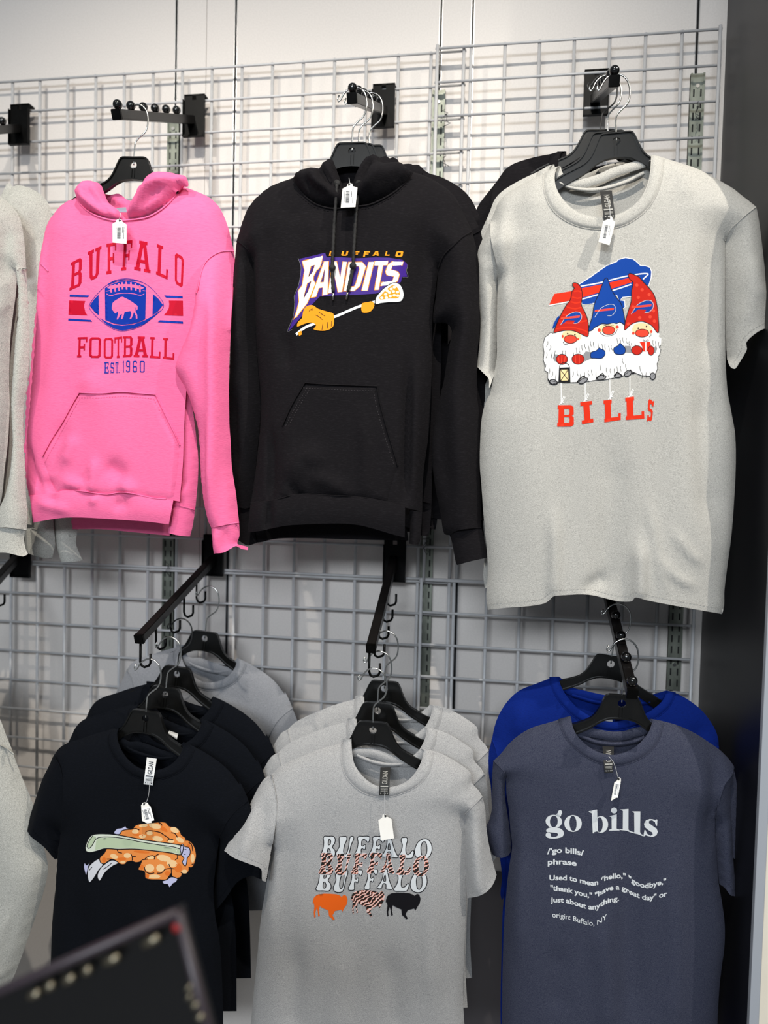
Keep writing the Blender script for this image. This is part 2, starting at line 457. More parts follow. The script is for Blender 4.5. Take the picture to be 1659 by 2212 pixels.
CIRC = [(.0075 * math.cos(a), -.0165 + .0075 * math.sin(a)) for a in [2*math.pi*k/18 for k in range(18)]]
HOOK = [(0, -.016), (0, .026), (.003, .034), (.011, .042), (.020, .050), (.0245, .060), (.0255, .078), (.021, .094), (.011, .104), (-.002, .107), (-.014, .102), (-.022, .093), (-.027, .083), (-.031, .080), (-.033, .085), (-.030, .092)]
def make_hanger(hookmat, label):
    t = thing('clothes_hanger', (0, 0, 0), label, 'hanger', 'black plastic clothes hangers')
    MB().prism([OUT, CIRC], -.002, .002).build('web', M_HANG, t)
    rim = MB().prism([OUT, inset(OUT, .0026)], -.0048, .0048)
    rim.prism([[(-.0042, -.046), (-.0042, -.023), (-.0016, -.023), (-.0016, -.046)]], -.0042, .0042)
    rim.prism([[(.0016, -.046), (.0016, -.023), (.0042, -.023), (.0042, -.046)]], -.0042, .0042)
    rim.build('rim', M_HANG, t)
    hk = spl(HOOK, step=.004)
    MB().tube([(x, 0, z) for x, z in hk], .0016, 8).build('hook', hookmat, t, True)
    return t
H_CH = make_hanger(M_CHROME, 'x'); H_BK = make_hanger(M_TIE, 'x'); used = {}
def hanger(px, py, Y, roll, label, src=None, sc=1.0):
    src = src or H_CH
    h = src if src.name not in used else copy_thing(src)
    used[src.name] = 1
    h['label'] = label
    h.location = at1(px, py, Y); h.rotation_euler = (0, math.radians(roll), 0); h.scale = (sc, sc, sc)
    return h
hanger(290, 340, -.285, 3, 'black hanger inside the pink hoodie')
hanger(761, 309, -.30, 1, 'front black hanger of the black hoodies')
hanger(775, 312, -.255, 1, 'middle black hanger of the black hoodies')
hanger(797, 315, -.21, 1, 'rear black hanger of the black hoodies')
hanger(1331, 287, -.295, -3, 'black hanger in the neck of the gnome tee')
hanger(1313, 285, -.25, -3, 'black hanger just behind the gnome tee hanger')
hanger(1297, 281, -.205, 3, 'all-black hanger with black hook behind the gnome tee', H_BK)
hanger(316, 1535, -.345, 4, 'front hanger of the navy tees, with the chicken wing tee')
hanger(359, 1484, -.285, 5, 'second hanger of the navy tees')
hanger(384, 1440, -.225, 5, 'third hanger of the navy tees, with a black hook', H_BK)
hanger(444, 1364, -.11, 5, 'hanger of the grey tee at the back of the navy row')
hanger(806, 1559, -.315, 0, 'front hanger holding the tiger-stripe lettering tee')
hanger(816, 1518, -.26, 1, 'middle hanger of the three grey tees')
hanger(831, 1471, -.205, 1, 'rear hanger of the three grey tees')
hanger(1344, 1501, -.295, 1, 'black hanger holding the dictionary tee')
hanger(1322, 1417, -.205, 6, 'black hanger holding the royal blue tee')
hanger(-140, 345, -.30, 0, 'black hanger of the nearer grey hoodie at the left edge')
hanger(-45, 385, -.235, 4, 'black hanger of the farther grey hoodie at the left edge')
hanger(-170, 1425, -.31, 0, 'black hanger of the lower left grey hoodie')
# ------------------------------------------------------------------ cloth
def XZ(pts, Y):
    P = np.array(pts, float); W = at(P[:, 0], P[:, 1], Y); return W[:, [0, 2]]
def tdy(P, tl):
    if not tl: return np.zeros(len(P))
    (ax, az), (bx, bz), dy = tl                     # shifts by dy while going from a to b
    t = ((P[:, 0] - ax) * (bx - ax) + (P[:, 1] - az) * (bz - az)) / ((bx - ax)**2 + (bz - az)**2)
    t = np.clip(t, 0, 1); return dy * t * t * (3 - 2 * t)
def XZt(pts, Y, tl):
    """pixels -> (x, z) on a plane at depth Y that bends back or forth by the tilt"""
    P = np.array(pts, float); W = XZ(pts, Y)
    if tl:
        for _ in range(4): W = at(P[:, 0], P[:, 1], Y + tdy(W, tl))[:, [0, 2]]
    return W
class Surf:
    """one side of a hanging garment: bulge that closes on the pinch lines, plus folds"""
    def __init__(s, Y, pinch, T, R, sign=-1, folds=(), rip=.002, seed=1, tilt=None):
        s.Y, s.T, s.R, s.sign, s.rip, s.tilt = Y, T, R, sign, rip, tilt
        s.pinch = [XZt(p, Y, tilt) for p in pinch]
        s.folds = [(XZt(f[0], Y, tilt), f[1] * .0009, f[2] * .0018) for f in folds]   # polyline px, width px, height
        r = random.Random(seed)
        s.k = [(r.uniform(12, 60), r.uniform(-16, 16), r.uniform(0, 6.28), r.uniform(.4, 1)) for _ in range(9)]
    def y(s, P):
        P = np.asarray(P, float)
        d = seg_dist(P, s.pinch) if s.pinch else np.full(len(P), 9.)
        u = np.clip(d / s.R, 0, 1); pr = np.maximum(0, 1 - (1 - u)**2)**.62
        h = s.T * pr
        for L, w_, a in s.folds:
            dd, q = seg_near(P, L)
            h = h + a * np.exp(-(dd / w_)**2) * np.clip(d / .02, 0, 1) * np.clip(.15 + q / .35, 0, 1) * np.clip(.3 + (1 - q) / .25, 0, 1)
        n = sum(a * np.sin(kx * P[:, 0] + kz * P[:, 1] + ph) for kx, kz, ph, a in s.k) / 3.0
        h = h + s.rip * n * np.clip(d / .03, 0, 1)
        return s.Y + s.sign * h + tdy(P, s.tilt)
    def at(s, pts, off=0.0, flat=False):
        """photo pixels -> points on this surface (off = distance in front of it)"""
        P = np.array(pts, float)
        y = s.Y + tdy(XZt(pts, s.Y, s.tilt), s.tilt) if flat else np.full(len(P), s.Y - s.T * .8)
        for _ in range(5):
            W = at(P[:, 0], P[:, 1], y); y = s.y(W[:, [0, 2]]) - off
        W = at(P[:, 0], P[:, 1], y)
        return W
def tilt(a, b, Y, dy):
    A = XZ([a, b], Y); return (tuple(A[0]), tuple(A[1]), dy)
def sheet(outline, surf, step=.011):
    W, T = fill([surf.at(outline, 0, True)[:, [0, 2]]], step, step * .7)
    return np.column_stack([W[:, 0], surf.y(W), W[:, 1]]), T
def shell(name, front, fsurf, back, bsurf, m, parent, step=.011):
    v, t = sheet(front, fsurf, step)
    t = orient(v, t, -1)
    if back is not None:
        v2, t2 = sheet(back, bsurf, step * 1.6); t2 = orient(v2, t2, 1)
        t = np.vstack([t, t2 + len(v)]); v = np.vstack([v, v2])
    return mesh(name, v, t, m, parent)
def orient(v, t, s):
    a, b, c = v[t[:, 0]], v[t[:, 1]], v[t[:, 2]]
    ny = np.cross(b - a, c - a)[:, 1]; t = t.copy(); k = ny * s < 0; t[k] = t[k][:, ::-1]; return t
def strip(name, A, B, surf, m, parent, off=.0018, puff=.0014, n=6, close=True):
    """band between two pixel polylines lying on a surface"""
    def res(L, k):
        L = np.array(L, float); s = np.r_[0, np.cumsum(np.hypot(*np.diff(L, axis=0).T))]
        q = np.linspace(0, s[-1], k); return np.column_stack([np.interp(q, s, L[:, 0]), np.interp(q, s, L[:, 1])])
    k = max(8, int(len(A) * 1.0)); A = res(A, k); B = res(B, k); V = []; F = []
    for j in range(n + 1):
        t = j / n; P = A * (1 - t) + B * t
        o = off + puff * math.sin(math.pi * t)
        if close and j in (0, n): o = -.001
        V.append(surf.at(P, o))
    for j in range(n):
        for i in range(k - 1): F.append((j*k+i, j*k+i+1, (j+1)*k+i+1, (j+1)*k+i))
    V = np.vstack(V); F = np.array(F)
    a, b, c = V[F[:, 0]], V[F[:, 1]], V[F[:, 2]]
    if np.cross(b - a, c - a)[:, 1].mean() > 0: F = F[:, ::-1]
    return mesh(name, V, F, m, parent)
def ridge(name, pts, surf, m, parent, w=2.6, off=.0004, h=.0011, step=6):
    """raised seam along a pixel polyline"""
    L = np.array(spl(pts, step=step)); d = np.gradient(L, axis=0); d /= np.maximum(1e-6, np.hypot(*d.T))[:, None]
    nn = np.column_stack([-d[:, 1], d[:, 0]]) * w / 2
    return strip(name, [tuple(p) for p in L + nn], [tuple(p) for p in L - nn], surf, m, parent, off, h, 4)
def ribbon(name, pts, surf, m, parent, w, off, step=5):
    """flat printed line"""
    L = np.array(spl(pts, step=step)); d = np.gradient(L, axis=0); d /= np.maximum(1e-6, np.hypot(*d.T))[:, None]
    nn = np.column_stack([-d[:, 1], d[:, 0]]) * w / 2
    return strip(name, [tuple(p) for p in L + nn], [tuple(p) for p in L - nn], surf, m, parent, off, 0, 1, False)
def stitch(name, pts, surf, m, parent, w=1.2, dash=4.5, gap=3.0, off=.0012):
    """a row of stitches: one joined part, far too small to pick apart"""
    L = np.array(spl(pts, step=1.0)); s = np.r_[0, np.cumsum(np.hypot(*np.diff(L, axis=0).T))]
    V = []; F = []; q = 0.0
    while q + dash < s[-1]:
        c = [np.array([np.interp(x, s, L[:, 0]), np.interp(x, s, L[:, 1])]) for x in (q, q + dash)]
        d = c[1] - c[0]; d /= max(1e-6, np.hypot(*d)); nn = np.array([-d[1], d[0]]) * w / 2
        o = len(V); V += [c[0] + nn, c[0] - nn, c[1] - nn, c[1] + nn]; F.append((o, o+1, o+2, o+3)); q += dash + gap
    W = surf.at(V, off); o = mesh(name, W, F, m, parent); o['kind'] = 'stuff'; return o
def offset_line(L, d):
    L = np.array(L, float); t = np.gradient(L, axis=0); t /= np.maximum(1e-6, np.hypot(*t.T))[:, None]
    return [tuple(p) for p in L + np.column_stack([-t[:, 1], t[:, 0]]) * d]

def tee(name, label, g, Y, m, group=None, tf=None, T=.034, R=.11, folds=(), step=.011, seed=1, rip=.0022, dl=0, dr=0, base=None, hemstitch=True, Tb=.02, sl=True):
    """T-shirt from its pixel outline; dl / dr move the sleeve ends in depth"""
    f = (lambda L: [tf(p) for p in L]) if tf else (lambda L: list(L))
    G = {k: (spl(f(v), step=5) if isinstance(v, list) and not k.startswith('fold') else v) for k, v in g.items()}
    c = at1(*(f([g['hem'][len(g['hem'])//2]])[0]), Y)
    t = thing(name, (c.x, Y, c.z), label, 't-shirt' if 'tee' in name or 'shirt' in name else 'garment', group)
    pin = [G['sh_l'] + [], G['side_l'], G['sh_r'], G['side_r']]
    fs = Surf(Y, pin, T, R, -1, [(spl(f(q[0]), step=8), q[1], q[2]) for q in folds], rip, seed)
    bs = Surf(Y, pin, Tb, R, 1, [], rip, seed + 7)
    side = G['sh_r'] + G['arm_r'][1:] + G['side_r'][1:] + G['hem'][::-1][1:] + G['side_l'][::-1][1:] + G['arm_l'][::-1][1:] + G['sh_l'][::-1][1:]
    front = G['neck'][:-1] + side[:-1]
    back = G['bneck'][:-1] + side[:-1]
    if 'bhem' in G:
        back = G['bneck'][:-1] + G['sh_r'] + G['arm_r'][1:] + G['side_r'][1:] + G['bhem'][::-1][1:] + G['side_l'][::-1][1:] + G['arm_l'][::-1][1:] + G['sh_l'][::-1][1:-1]
    body = shell('body', front, fs, back, bs, m, t, step)
    # collar
    outer = G['neck_o'] if 'neck_o' in G else offset_line(G['neck'], g.get('band', 22))
    strip('neckband', G['neck'], outer, fs, m, t, .0016, .0022, 6)
    ridge('neck_seam', outer, fs, m, t, 2.2)
    bo = offset_line(G['bneck'], g.get('band', 22) * .9)
    bn = strip('back_neckband', G['bneck'], bo, Surf(Y, pin, -.001, R, -1, [], 0, seed), m, t, .0012 - Tb * .9 * .0, .0012, 4)
    if 'tape' in G: ridge('neck_tape', f(g['tape']), Surf(Y, pin, -.002, R, -1, [], 0, seed), m, t, 9, .0015, .0022)
    # sleeves
    S = {}
    for sd, dd in (('l', dl), ('r', dr)):
        if 'out_' + sd not in G: continue
        o, h, i_, a = G['out_' + sd], G['cuff_' + sd], G['in_' + sd], G['arm_' + sd]
        ol = o + h[1:] + i_[1:] + a[::-1][1:-1]
        tl = tilt(o[0], o[-1], Y, dd) if dd else None
        s1 = Surf(Y, [o, i_], T * .8, R * .5, -1, [(spl(f(q[0]), step=8), q[1], q[2]) for q in g.get('fold_' + sd, ())], rip, seed + 3, tl)
        s2 = Surf(Y, [o, i_], T * .5, R * .5, 1, [], rip, seed + 4, tl)
        so = shell('sleeve', ol, s1, ol, s2, m, t, step)
        ridge('armhole_seam', a, s1 if sd == 'l' else s1, m, t, 2.6)
        if hemstitch and not (sd == 'l' and g is GNOME): stitch('cuff_stitching', offset_line(h, -11 if sd == 'l' else 11)[1:-1], s1, m, so)
        S[sd] = s1
    if hemstitch: stitch('hem_stitching', offset_line(G['hem'], -12)[1:-1], fs, m, body)
    return t, fs, bs, S, G

def text_tris(s, bold=0.0, shear=0.0, space=1.0):
    cu = bpy.data.curves.new('tmp', 'FONT'); cu.body = s; cu.size = 1.0; cu.offset = bold; cu.shear = shear; cu.space_character = space
    cu.resolution_u = 4
    o = bpy.data.objects.new('tmp', cu); COL.objects.link(o); bpy.context.view_layer.update()
    dg = bpy.context.evaluated_depsgraph_get(); me = bpy.data.meshes.new_from_object(o.evaluated_get(dg))
    bm = bmesh.new(); bm.from_mesh(me); bmesh.ops.triangulate(bm, faces=bm.faces[:])
    V = np.array([v.co[:2] for v in bm.verts]); bm.verts.index_update(); F = [[v.index for v in f.verts] for f in bm.faces]
    bm.free(); bpy.data.objects.remove(o); bpy.data.curves.remove(cu); bpy.data.meshes.remove(me)
    return V, F
def label_quad(name, c, Yd, m, parent, word=None, wm=None, back=.035):
    """neck label: four pixel corners (tl, tr, br, bl) on a plane at depth Yd, slightly bowed, with its words"""
    c = np.array(c, float); V = []; n = 6
    for j in range(n + 1):
        for i in range(3):
            u, v = i / 2, j / n
            p = (c[0]*(1-u) + c[1]*u)*(1-v) + (c[3]*(1-u) + c[2]*u)*v
            V.append(at(p[:1], p[1:], Yd + back * (1 - v)**2 - .004 * math.sin(v * 3.1))[0])
    F = [(j*3+i, (j+1)*3+i, (j+1)*3+i+1, j*3+i+1) for j in range(n) for i in range(2)]
    lb = mesh(name, V, F, m, parent)
    if word:
        tv, tf_ = text_tris(word, .012)
        w_ = tv[:, 0].max(); h_ = .72
        def P(a, b, dz):      # a along the label downwards (0..1), b across
            p = (c[0]*(1-b) + c[1]*b)*(1-a) + (c[3]*(1-b) + c[2]*b)*a
            return at(p[:1], p[1:], Yd + back * (1 - a)**2 - .0006 - dz - .004 * math.sin(a * 3.1))[0]
        W = [P(.60 - .46 * x / w_, .74 - .5 * y / h_, .0003) for x, y in tv]
        mesh('label_lettering', W, tf_, wm, lb, False)
        k = MB()
        for a0, a1, b0, b1 in ((.655, .70, .12, .88), (.76, .775, .15, .85), (.80, .815, .15, .85), (.84, .855, .15, .85), (.905, .95, .14, .24), (.905, .95, .40, .46), (.905, .95, .62, .70), (.905, .95, .78, .90)):
            k.add([P(a0, b0, .0003), P(a1, b0, .0003), P(a1, b1, .0003), P(a0, b1, .0003)], [(0, 1, 2, 3)])
        k.build('label_fine_print', wm, lb)['kind'] = 'stuff'
    return lb
M_LBLK = mat('woven_black_label', '#222222', .7); M_LWHT = mat('white_satin_label', '#d9dbdc', .6); M_LGRY = mat('grey_satin_label', '#8d95a6', .6)
M_INKW = mat('label_ink_pale', '#a8a6a0', .7); M_INKB = mat('label_ink_dark', '#2c2e36', .7)
M_CARD = mat('white_tag_card', '#efece6', .6, noise=('#e6e2da', (20, 20, 20), .4, .7)); M_THREAD = mat('clear_tag_thread', '#c9c9c9', .35)
M_STICK = mat('sticker_white', '#fbfaf7', .5)

# ---- gnome tee (upper right)
z7 = lambda L: Q(1000, 320, 2.5175, L)
z8 = lambda L: Q(1000, 800, 2.5175, L)
GNOME = dict(
    neck=z7([(530, 96), (508, 115), (499, 150), (503, 200), (525, 250), (560, 295), (605, 335), (660, 360), (720, 371), (780, 371), (840, 360), (900, 330), (950, 290), (985, 240), (1005, 190), (1018, 130), (1022, 80), (1024, 38)]),
    neck_o=z7([(440, 140), (436, 165), (437, 205), (448, 260), (475, 320), (520, 370), (575, 405), (640, 430), (720, 442), (800, 440), (880, 420), (950, 380), (1005, 330), (1045, 270), (1075, 200), (1090, 130), (1095, 60)]),
    bneck=z7([(530, 96), (545, 140), (590, 168), (660, 164), (740, 140), (810, 108), (880, 86), (950, 66), (1024, 38)]),
    tape=z7([(525, 185), (580, 212), (660, 226), (740, 224), (820, 206), (900, 178), (985, 135)]),
    sh_l=z7([(530, 96), (480, 115), (435, 140), (390, 160), (330, 190), (270, 225), (225, 258), (190, 300), (170, 350), (150, 400)]),
    arm_l=z7([(150, 400), (150, 480), (165, 560), (185, 640), (190, 720)]),
    side_l=z7([(190, 720), (186, 850), (184, 1000), (182, 1150)]) + z8([(168, 20), (150, 110), (115, 200), (100, 280), (93, 400), (92, 520), (100, 620), (110, 760), (120, 880), (130, 980), (135, 1100), (127, 1230), (135, 1302)]),
    hem=z8([(135, 1302), (250, 1290), (350, 1283), (440, 1268), (470, 1250), (490, 1230), (560, 1222), (640, 1218), (700, 1222), (760, 1236), (850, 1256), (920, 1255), (935, 1235), (1000, 1250), (1100, 1270), (1250, 1297), (1410, 1325)]),
    side_r=z7([(1428, 505), (1426, 700), (1426, 1000), (1430, 1200)]) + z8([(1440, 120), (1460, 230), (1480, 350), (1484, 500), (1475, 700), (1460, 900), (1440, 1050), (1422, 1200), (1420, 1280), (1410, 1325)]),
    arm_r=z7([(1595, 320), (1540, 363), (1490, 408), (1450, 450), (1428, 505)]),
    sh_r=z7([(1024, 38), (1060, 42), (1100, 55), (1180, 80), (1270, 110), (1350, 150), (1420, 190), (1470, 220), (1520, 260), (1560, 290), (1595, 320)]),
    out_l=z7([(150, 400), (125, 455), (100, 510), (82, 560), (75, 640), (78, 720), (86, 820), (95, 920), (93, 1020), (84, 1110), (75, 1188)]),
    cuff_l=z7([(75, 1188), (110, 1222), (140, 1255), (143, 1305), (165, 1245), (178, 1215)]),
    in_l=z7([(178, 1215), (183, 1050), (186, 880), (190, 720)]),
    out_r=z7([(1595, 320), (1612, 420), (1628, 550), (1646, 700), (1672, 810), (1682, 900), (1678, 968)]),
    cuff_r=z7([(1678, 968), (1620, 990), (1575, 1020), (1540, 1060), (1545, 1090), (1520, 1140), (1500, 1172), (1480, 1200), (1455, 1190), (1436, 1150)]),
    in_r=z7([(1436, 1150), (1427, 950), (1426, 700), (1428, 505)]),
    fold_r=[(z7([(1480, 620), (1520, 820), (1480, 1000)]), 18, 4), (z7([(1560, 600), (1600, 850)]), 16, 4)],
    fold_l=[(z7([(115, 560), (160, 640), (170, 760)]), 10, -5)])
GF = [(z8([(485, 740), (490, 1000), (488, 1240)]), 12, 6), (z8([(790, 300), (800, 700), (770, 1000), (760, 1240)]), 34, -7), (z8([(940, 900), (935, 1100), (930, 1250)]), 14, 9),
      (z8([(1300, 0), (1290, 300), (1300, 600), (1330, 850)]), 26, -9), (z7([(1330, 420), (1320, 800), (1300, 1200)]), 26, -8), (z7([(230, 350), (210, 600), (205, 900)]), 14, 8),
      (z8([(640, 1180), (700, 1150), (770, 1110)]), 14, -6), (z8([(980, 700), (1000, 800), (1030, 1000), (1060, 1180)]), 9, 4), (z8([(1110, 860), (1190, 970), (1270, 1040)]), 8, 3.5),
      (z8([(1040, 1000), (1120, 1100), (1230, 1160)]), 8, 3.5), (z7([(1120, 90), (1180, 200), (1200, 330)]), 20, 3), (z7([(420, 160), (380, 260), (360, 380)]), 20, 3)]
tG, sG, bG, _, gG = tee('graphic_tee', 'ash grey tee printed with three gnomes above the word BILLS', GNOME, -.295, F_GREY, 'front tees on the rack', T=.045, folds=GF, step=.009, seed=3, dl=.02, dr=.02)
label_quad('neck_label', z7([(745, 235), (810, 231), (829, 378), (765, 384)]), -.347, M_LBLK, tG, 'GILDAN', M_INKW)
def sim(c0, c1, s=1.0, a=0.0):
    ca, sa = math.cos(math.radians(a)) * s, math.sin(math.radians(a)) * s
    return lambda p: (c1[0] + ca * (p[0] - c0[0]) - sa * (p[1] - c0[1]), c1[1] + sa * (p[0] - c0[0]) + ca * (p[1] - c0[1]))
tee('graphic_tee', 'ash grey tee hidden behind the gnome tee, one shoulder edge showing', GNOME, -.245, F_GREY, 'front tees on the rack', sim((1331, 283), (1312, 283), .955), T=.018, step=.018, seed=5, dl=.01, dr=.01, hemstitch=False, Tb=.012)
tB = tee('plain_black_tee', 'plain black tee at the back of the gnome tee arm', GNOME, -.20, F_BLACK, None, sim((1210, 358), (1223, 326), .88, 14), T=.018, step=.018, seed=6, dl=.01, dr=.01, hemstitch=False, Tb=.012)

# ---- lettering tee (lower middle) and the two behind it
y5 = lambda L: Q(460, 1650, 2.592, L)
y2 = lambda L: Q(560, 1130, 3.0722, L)
n2 = lambda L: Q(740, 1420, 6.5045, L)
BUF = dict(
    neck=n2([(125, 1138), (128, 1250), (140, 1380), (160, 1480), (200, 1560), (260, 1640), (340, 1720), (430, 1780), (520, 1815), (600, 1825), (700, 1815), (800, 1790), (900, 1740), (980, 1670), (1040, 1590), (1085, 1510), (1110, 1450), (1130, 1370), (1128, 1320), (1100, 1284)]),
    neck_o=n2([(-10, 1200), (-20, 1400), (-10, 1530), (30, 1650), (90, 1740), (180, 1830), (280, 1900), (400, 1945), (520, 1968), (640, 1965), (760, 1940), (900, 1890), (1020, 1830), (1130, 1740), (1200, 1650), (1240, 1560), (1268, 1480), (1275, 1340)]),
    bneck=n2([(125, 1138), (150, 1260), (260, 1270), (400, 1275), (520, 1305), (640, 1350), (800, 1400), (950, 1400), (1100, 1284)]),
    tape=n2([(200, 1375), (300, 1425), (420, 1470), (560, 1500), (700, 1510), (850, 1495)]),
    sh_l=[(758.6, 1596), (736, 1605), (700, 1615), (658, 1631), (625, 1645), (602, 1658), (585, 1674)],
    arm_l=y5([(324, 62), (345, 150), (358, 250), (348, 340), (332, 450)]),
    side_l=y5([(332, 450), (318, 560), (305, 640), (292, 720), (278, 800), (262, 920), (250, 1060), (236, 1200), (222, 1350), (205, 1520)]),
    hem=y5([(205, 1520), (500, 1545), (800, 1540), (1100, 1545), (1412, 1525)]),
    side_r=y5([(1408, 285), (1412, 500), (1416, 750), (1413, 900), (1405, 1100), (1400, 1300), (1412, 1525)]),
    arm_r=y5([(1510, 185), (1480, 215), (1445, 248), (1408, 285)]),
    sh_r=n2([(1100, 1284)]) + y2([(1150, 1510), (1230, 1540), (1320, 1592), (1400, 1655)]) + y5([(1450, 105), (1490, 152), (1510, 185)]),
    out_l=y5([(324, 62), (290, 80), (250, 140), (200, 240), (150, 330), (100, 420), (63, 485)]),
    cuff_l=y5([(63, 485), (110, 522), (180, 552), (240, 574), (270, 590), (276, 655), (296, 660)]),
    in_l=y5([(296, 660), (308, 600), (320, 520), (332, 450)]),
    out_r=y5([(1510, 185), (1525, 260), (1530, 350), (1545, 450), (1570, 560), (1588, 622)]),
    cuff_r=y5([(1588, 622), (1575, 662), (1550, 700), (1520, 725), (1480, 743), (1420, 751)]),
    in_r=y5([(1420, 751), (1414, 600), (1410, 420), (1408, 285)]),
    fold_r=[(y5([(1470, 330), (1475, 520), (1480, 700)]), 16, 5)], fold_l=[(y5([(270, 150), (230, 300), (200, 480)]), 14, 4), (y5([(310, 180), (290, 380)]), 12, -4)])
BFD = [(y5([(760, 900), (740, 1200), (720, 1457)]), 30, 4), (y5([(500, 900), (480, 1200), (470, 1457)]), 26, -5), (y5([(1000, 950), (1020, 1250), (1040, 1457)]), 28, -4), (y5([(1250, 300), (1240, 700), (1240, 1300)]), 26, 5), (y5([(380, 150), (370, 500), (330, 900)]), 18, 5)]
t2, s2, b2, _, g2 = tee('graphic_tee', 'sport grey tee with BUFFALO three times over three small buffaloes', BUF, -.315, F_SPORT, 'front tees on the rack', T=.04, folds=BFD, step=.010, seed=11, dl=-.055, dr=.0)
label_quad('neck_label', n2([(532, 1545), (676, 1545), (650, 1940), (508, 1940)]), -.362, M_LBLK, t2, 'GILDAN', M_INKW)
ta = tee('plain_grey_tee', 'middle of the three sport grey tees', BUF, -.26, F_SPORT, 'grey tees behind the lettering tee', sim((806, 1557), (816, 1512), .975), T=.024, step=.016, seed=12, dl=.02, dr=.02, hemstitch=False, Tb=.014)[0]
tb = tee('plain_grey_tee', 'rearmost of the three sport grey tees', BUF, -.205, F_SPORT, 'grey tees behind the lettering tee', sim((806, 1557), (831, 1465), .95), T=.024, step=.016, seed=13, dl=.02, dr=.02, hemstitch=False, Tb=.014)[0]

# ---- chicken wing tee (lower left) and the tees behind it
y4 = lambda L: Q(0, 1650, 2.765, L)
y1 = lambda L: Q(0, 1130, 2.765, L)
n1 = lambda L: Q(240, 1380, 5.821, L)
WING = dict(
    neck=n1([(150, 1104), (110, 1120), (80, 1165), (82, 1260), (110, 1350), (150, 1430), (210, 1510), (300, 1590), (400, 1640), (500, 1655), (620, 1640), (720, 1600), (800, 1540), (850, 1480), (882, 1430), (897, 1380), (908, 1296)]),
    neck_o=n1([(40, 1140), (-30, 1200), (-40, 1300), (-10, 1400), (40, 1490), (110, 1580), (200, 1670), (310, 1735), (430, 1770), (560, 1775), (680, 1755), (800, 1710), (900, 1645), (970, 1560), (1020, 1470), (1045, 1390)]),
    bneck=n1([(150, 1104), (150, 1220), (220, 1290), (340, 1290), (500, 1340), (660, 1400), (800, 1420), (908, 1296)]),
    tape=n1([(190, 1360), (300, 1420), (430, 1465), (600, 1500), (780, 1490)]),
    sh_l=[(265.8, 1569.6), (235, 1577), (203, 1586), (174, 1596), (148, 1604), (128, 1616), (116, 1632)],
    arm_l=[(116, 1632), (130, 1660), (136, 1700), (136, 1750), (133, 1790)],
    side_l=[(133, 1790)] + y4([(352, 500), (345, 600), (338, 700), (325, 800), (312, 950), (306, 1100), (300, 1300), (296, 1640)]),
    hem=y4([(296, 1640), (600, 1650), (900, 1650), (1335, 1640)]),
    side_r=y4([(1312, 430), (1290, 600), (1275, 760), (1285, 900), (1310, 1050), (1325, 1250), (1335, 1640)]),
    arm_r=y4([(1485, 222), (1420, 270), (1360, 340), (1312, 430)]),
    sh_r=n1([(908, 1296)]) + y1([(1150, 1330), (1220, 1368), (1300, 1420), (1370, 1482), (1430, 1560)]) + y4([(1430, 105), (1462, 165), (1485, 222)]),
    out_l=[(116, 1632), (108, 1651)] + y4([(258, 85), (215, 210), (180, 320), (160, 392)]),
    cuff_l=y4([(160, 392), (185, 435), (260, 495), (300, 540), (330, 572), (346, 568)]),
    in_l=y4([(346, 568), (356, 500)]) + [(133, 1790)],
    out_r=y4([(1485, 222), (1530, 340), (1570, 480), (1600, 600), (1598, 690)]),
    cuff_r=y4([(1598, 690), (1560, 690), (1500, 670), (1420, 705), (1350, 800), (1255, 918)]),
    in_r=y4([(1255, 918), (1243, 820), (1255, 740), (1290, 580), (1312, 430)]),
    fold_r=[(y4([(1400, 380), (1360, 560), (1320, 700)]), 20, 6)], fold_l=[(y4([(300, 150), (270, 320), (230, 430)]), 14, 4)])
WFD = [(y4([(380, 60), (370, 400), (350, 800)]), 14, 7), (y4([(560, 700), (540, 1000), (540, 1300)]), 26, -5), (y4([(900, 750), (950, 1100)]), 30, 5), (y4([(1220, 200), (1180, 600), (1220, 1000)]), 24, -6)]
t1, s1, b1, _, g1 = tee('graphic_tee', 'dark navy tee printed with a chicken wing and celery stick', WING, -.345, F_NAVY, 'front tees on the rack', T=.04, folds=WFD, step=.010, seed=21, dl=.01, dr=.045)
label_quad('neck_label', n1([(450, 1490), (573, 1507), (522, 1842), (408, 1828)]), -.392, M_LWHT, t1, 'GILDAN', M_INKB)
WB = dict(WING); WB.pop('out_l'); WB.pop('cuff_l'); WB.pop('in_l')
tn2 = tee('plain_navy_tee', 'navy tee just behind the chicken wing tee, white neck label showing', WING, -.285, F_NAVY, 'navy tees behind the chicken wing tee', sim((316, 1535), (359, 1484), .985, 1), T=.022, step=.016, seed=22, dl=.015, dr=.05, hemstitch=False, Tb=.014)[0]
label_quad('neck_label', n1([(738, 1140), (850, 1158), (826, 1268), (715, 1190)]), -.30, M_LWHT, tn2)
tee('plain_navy_tee', 'rearmost navy tee in front of the grey tee', WING, -.225, F_NAVY, 'navy tees behind the chicken wing tee', sim((316, 1535), (384, 1440), .95, 0), T=.022, step=.016, seed=23, dl=.015, dr=.04, hemstitch=False, Tb=.014)
tee('plain_grey_tee', 'darker heather grey tee at the back of the navy tees', WING, -.11, F_DKGREY, None, sim((316, 1535), (444, 1364), .85, 0), T=.022, step=.016, seed=24, dl=.02, dr=.03, hemstitch=False, Tb=.014)

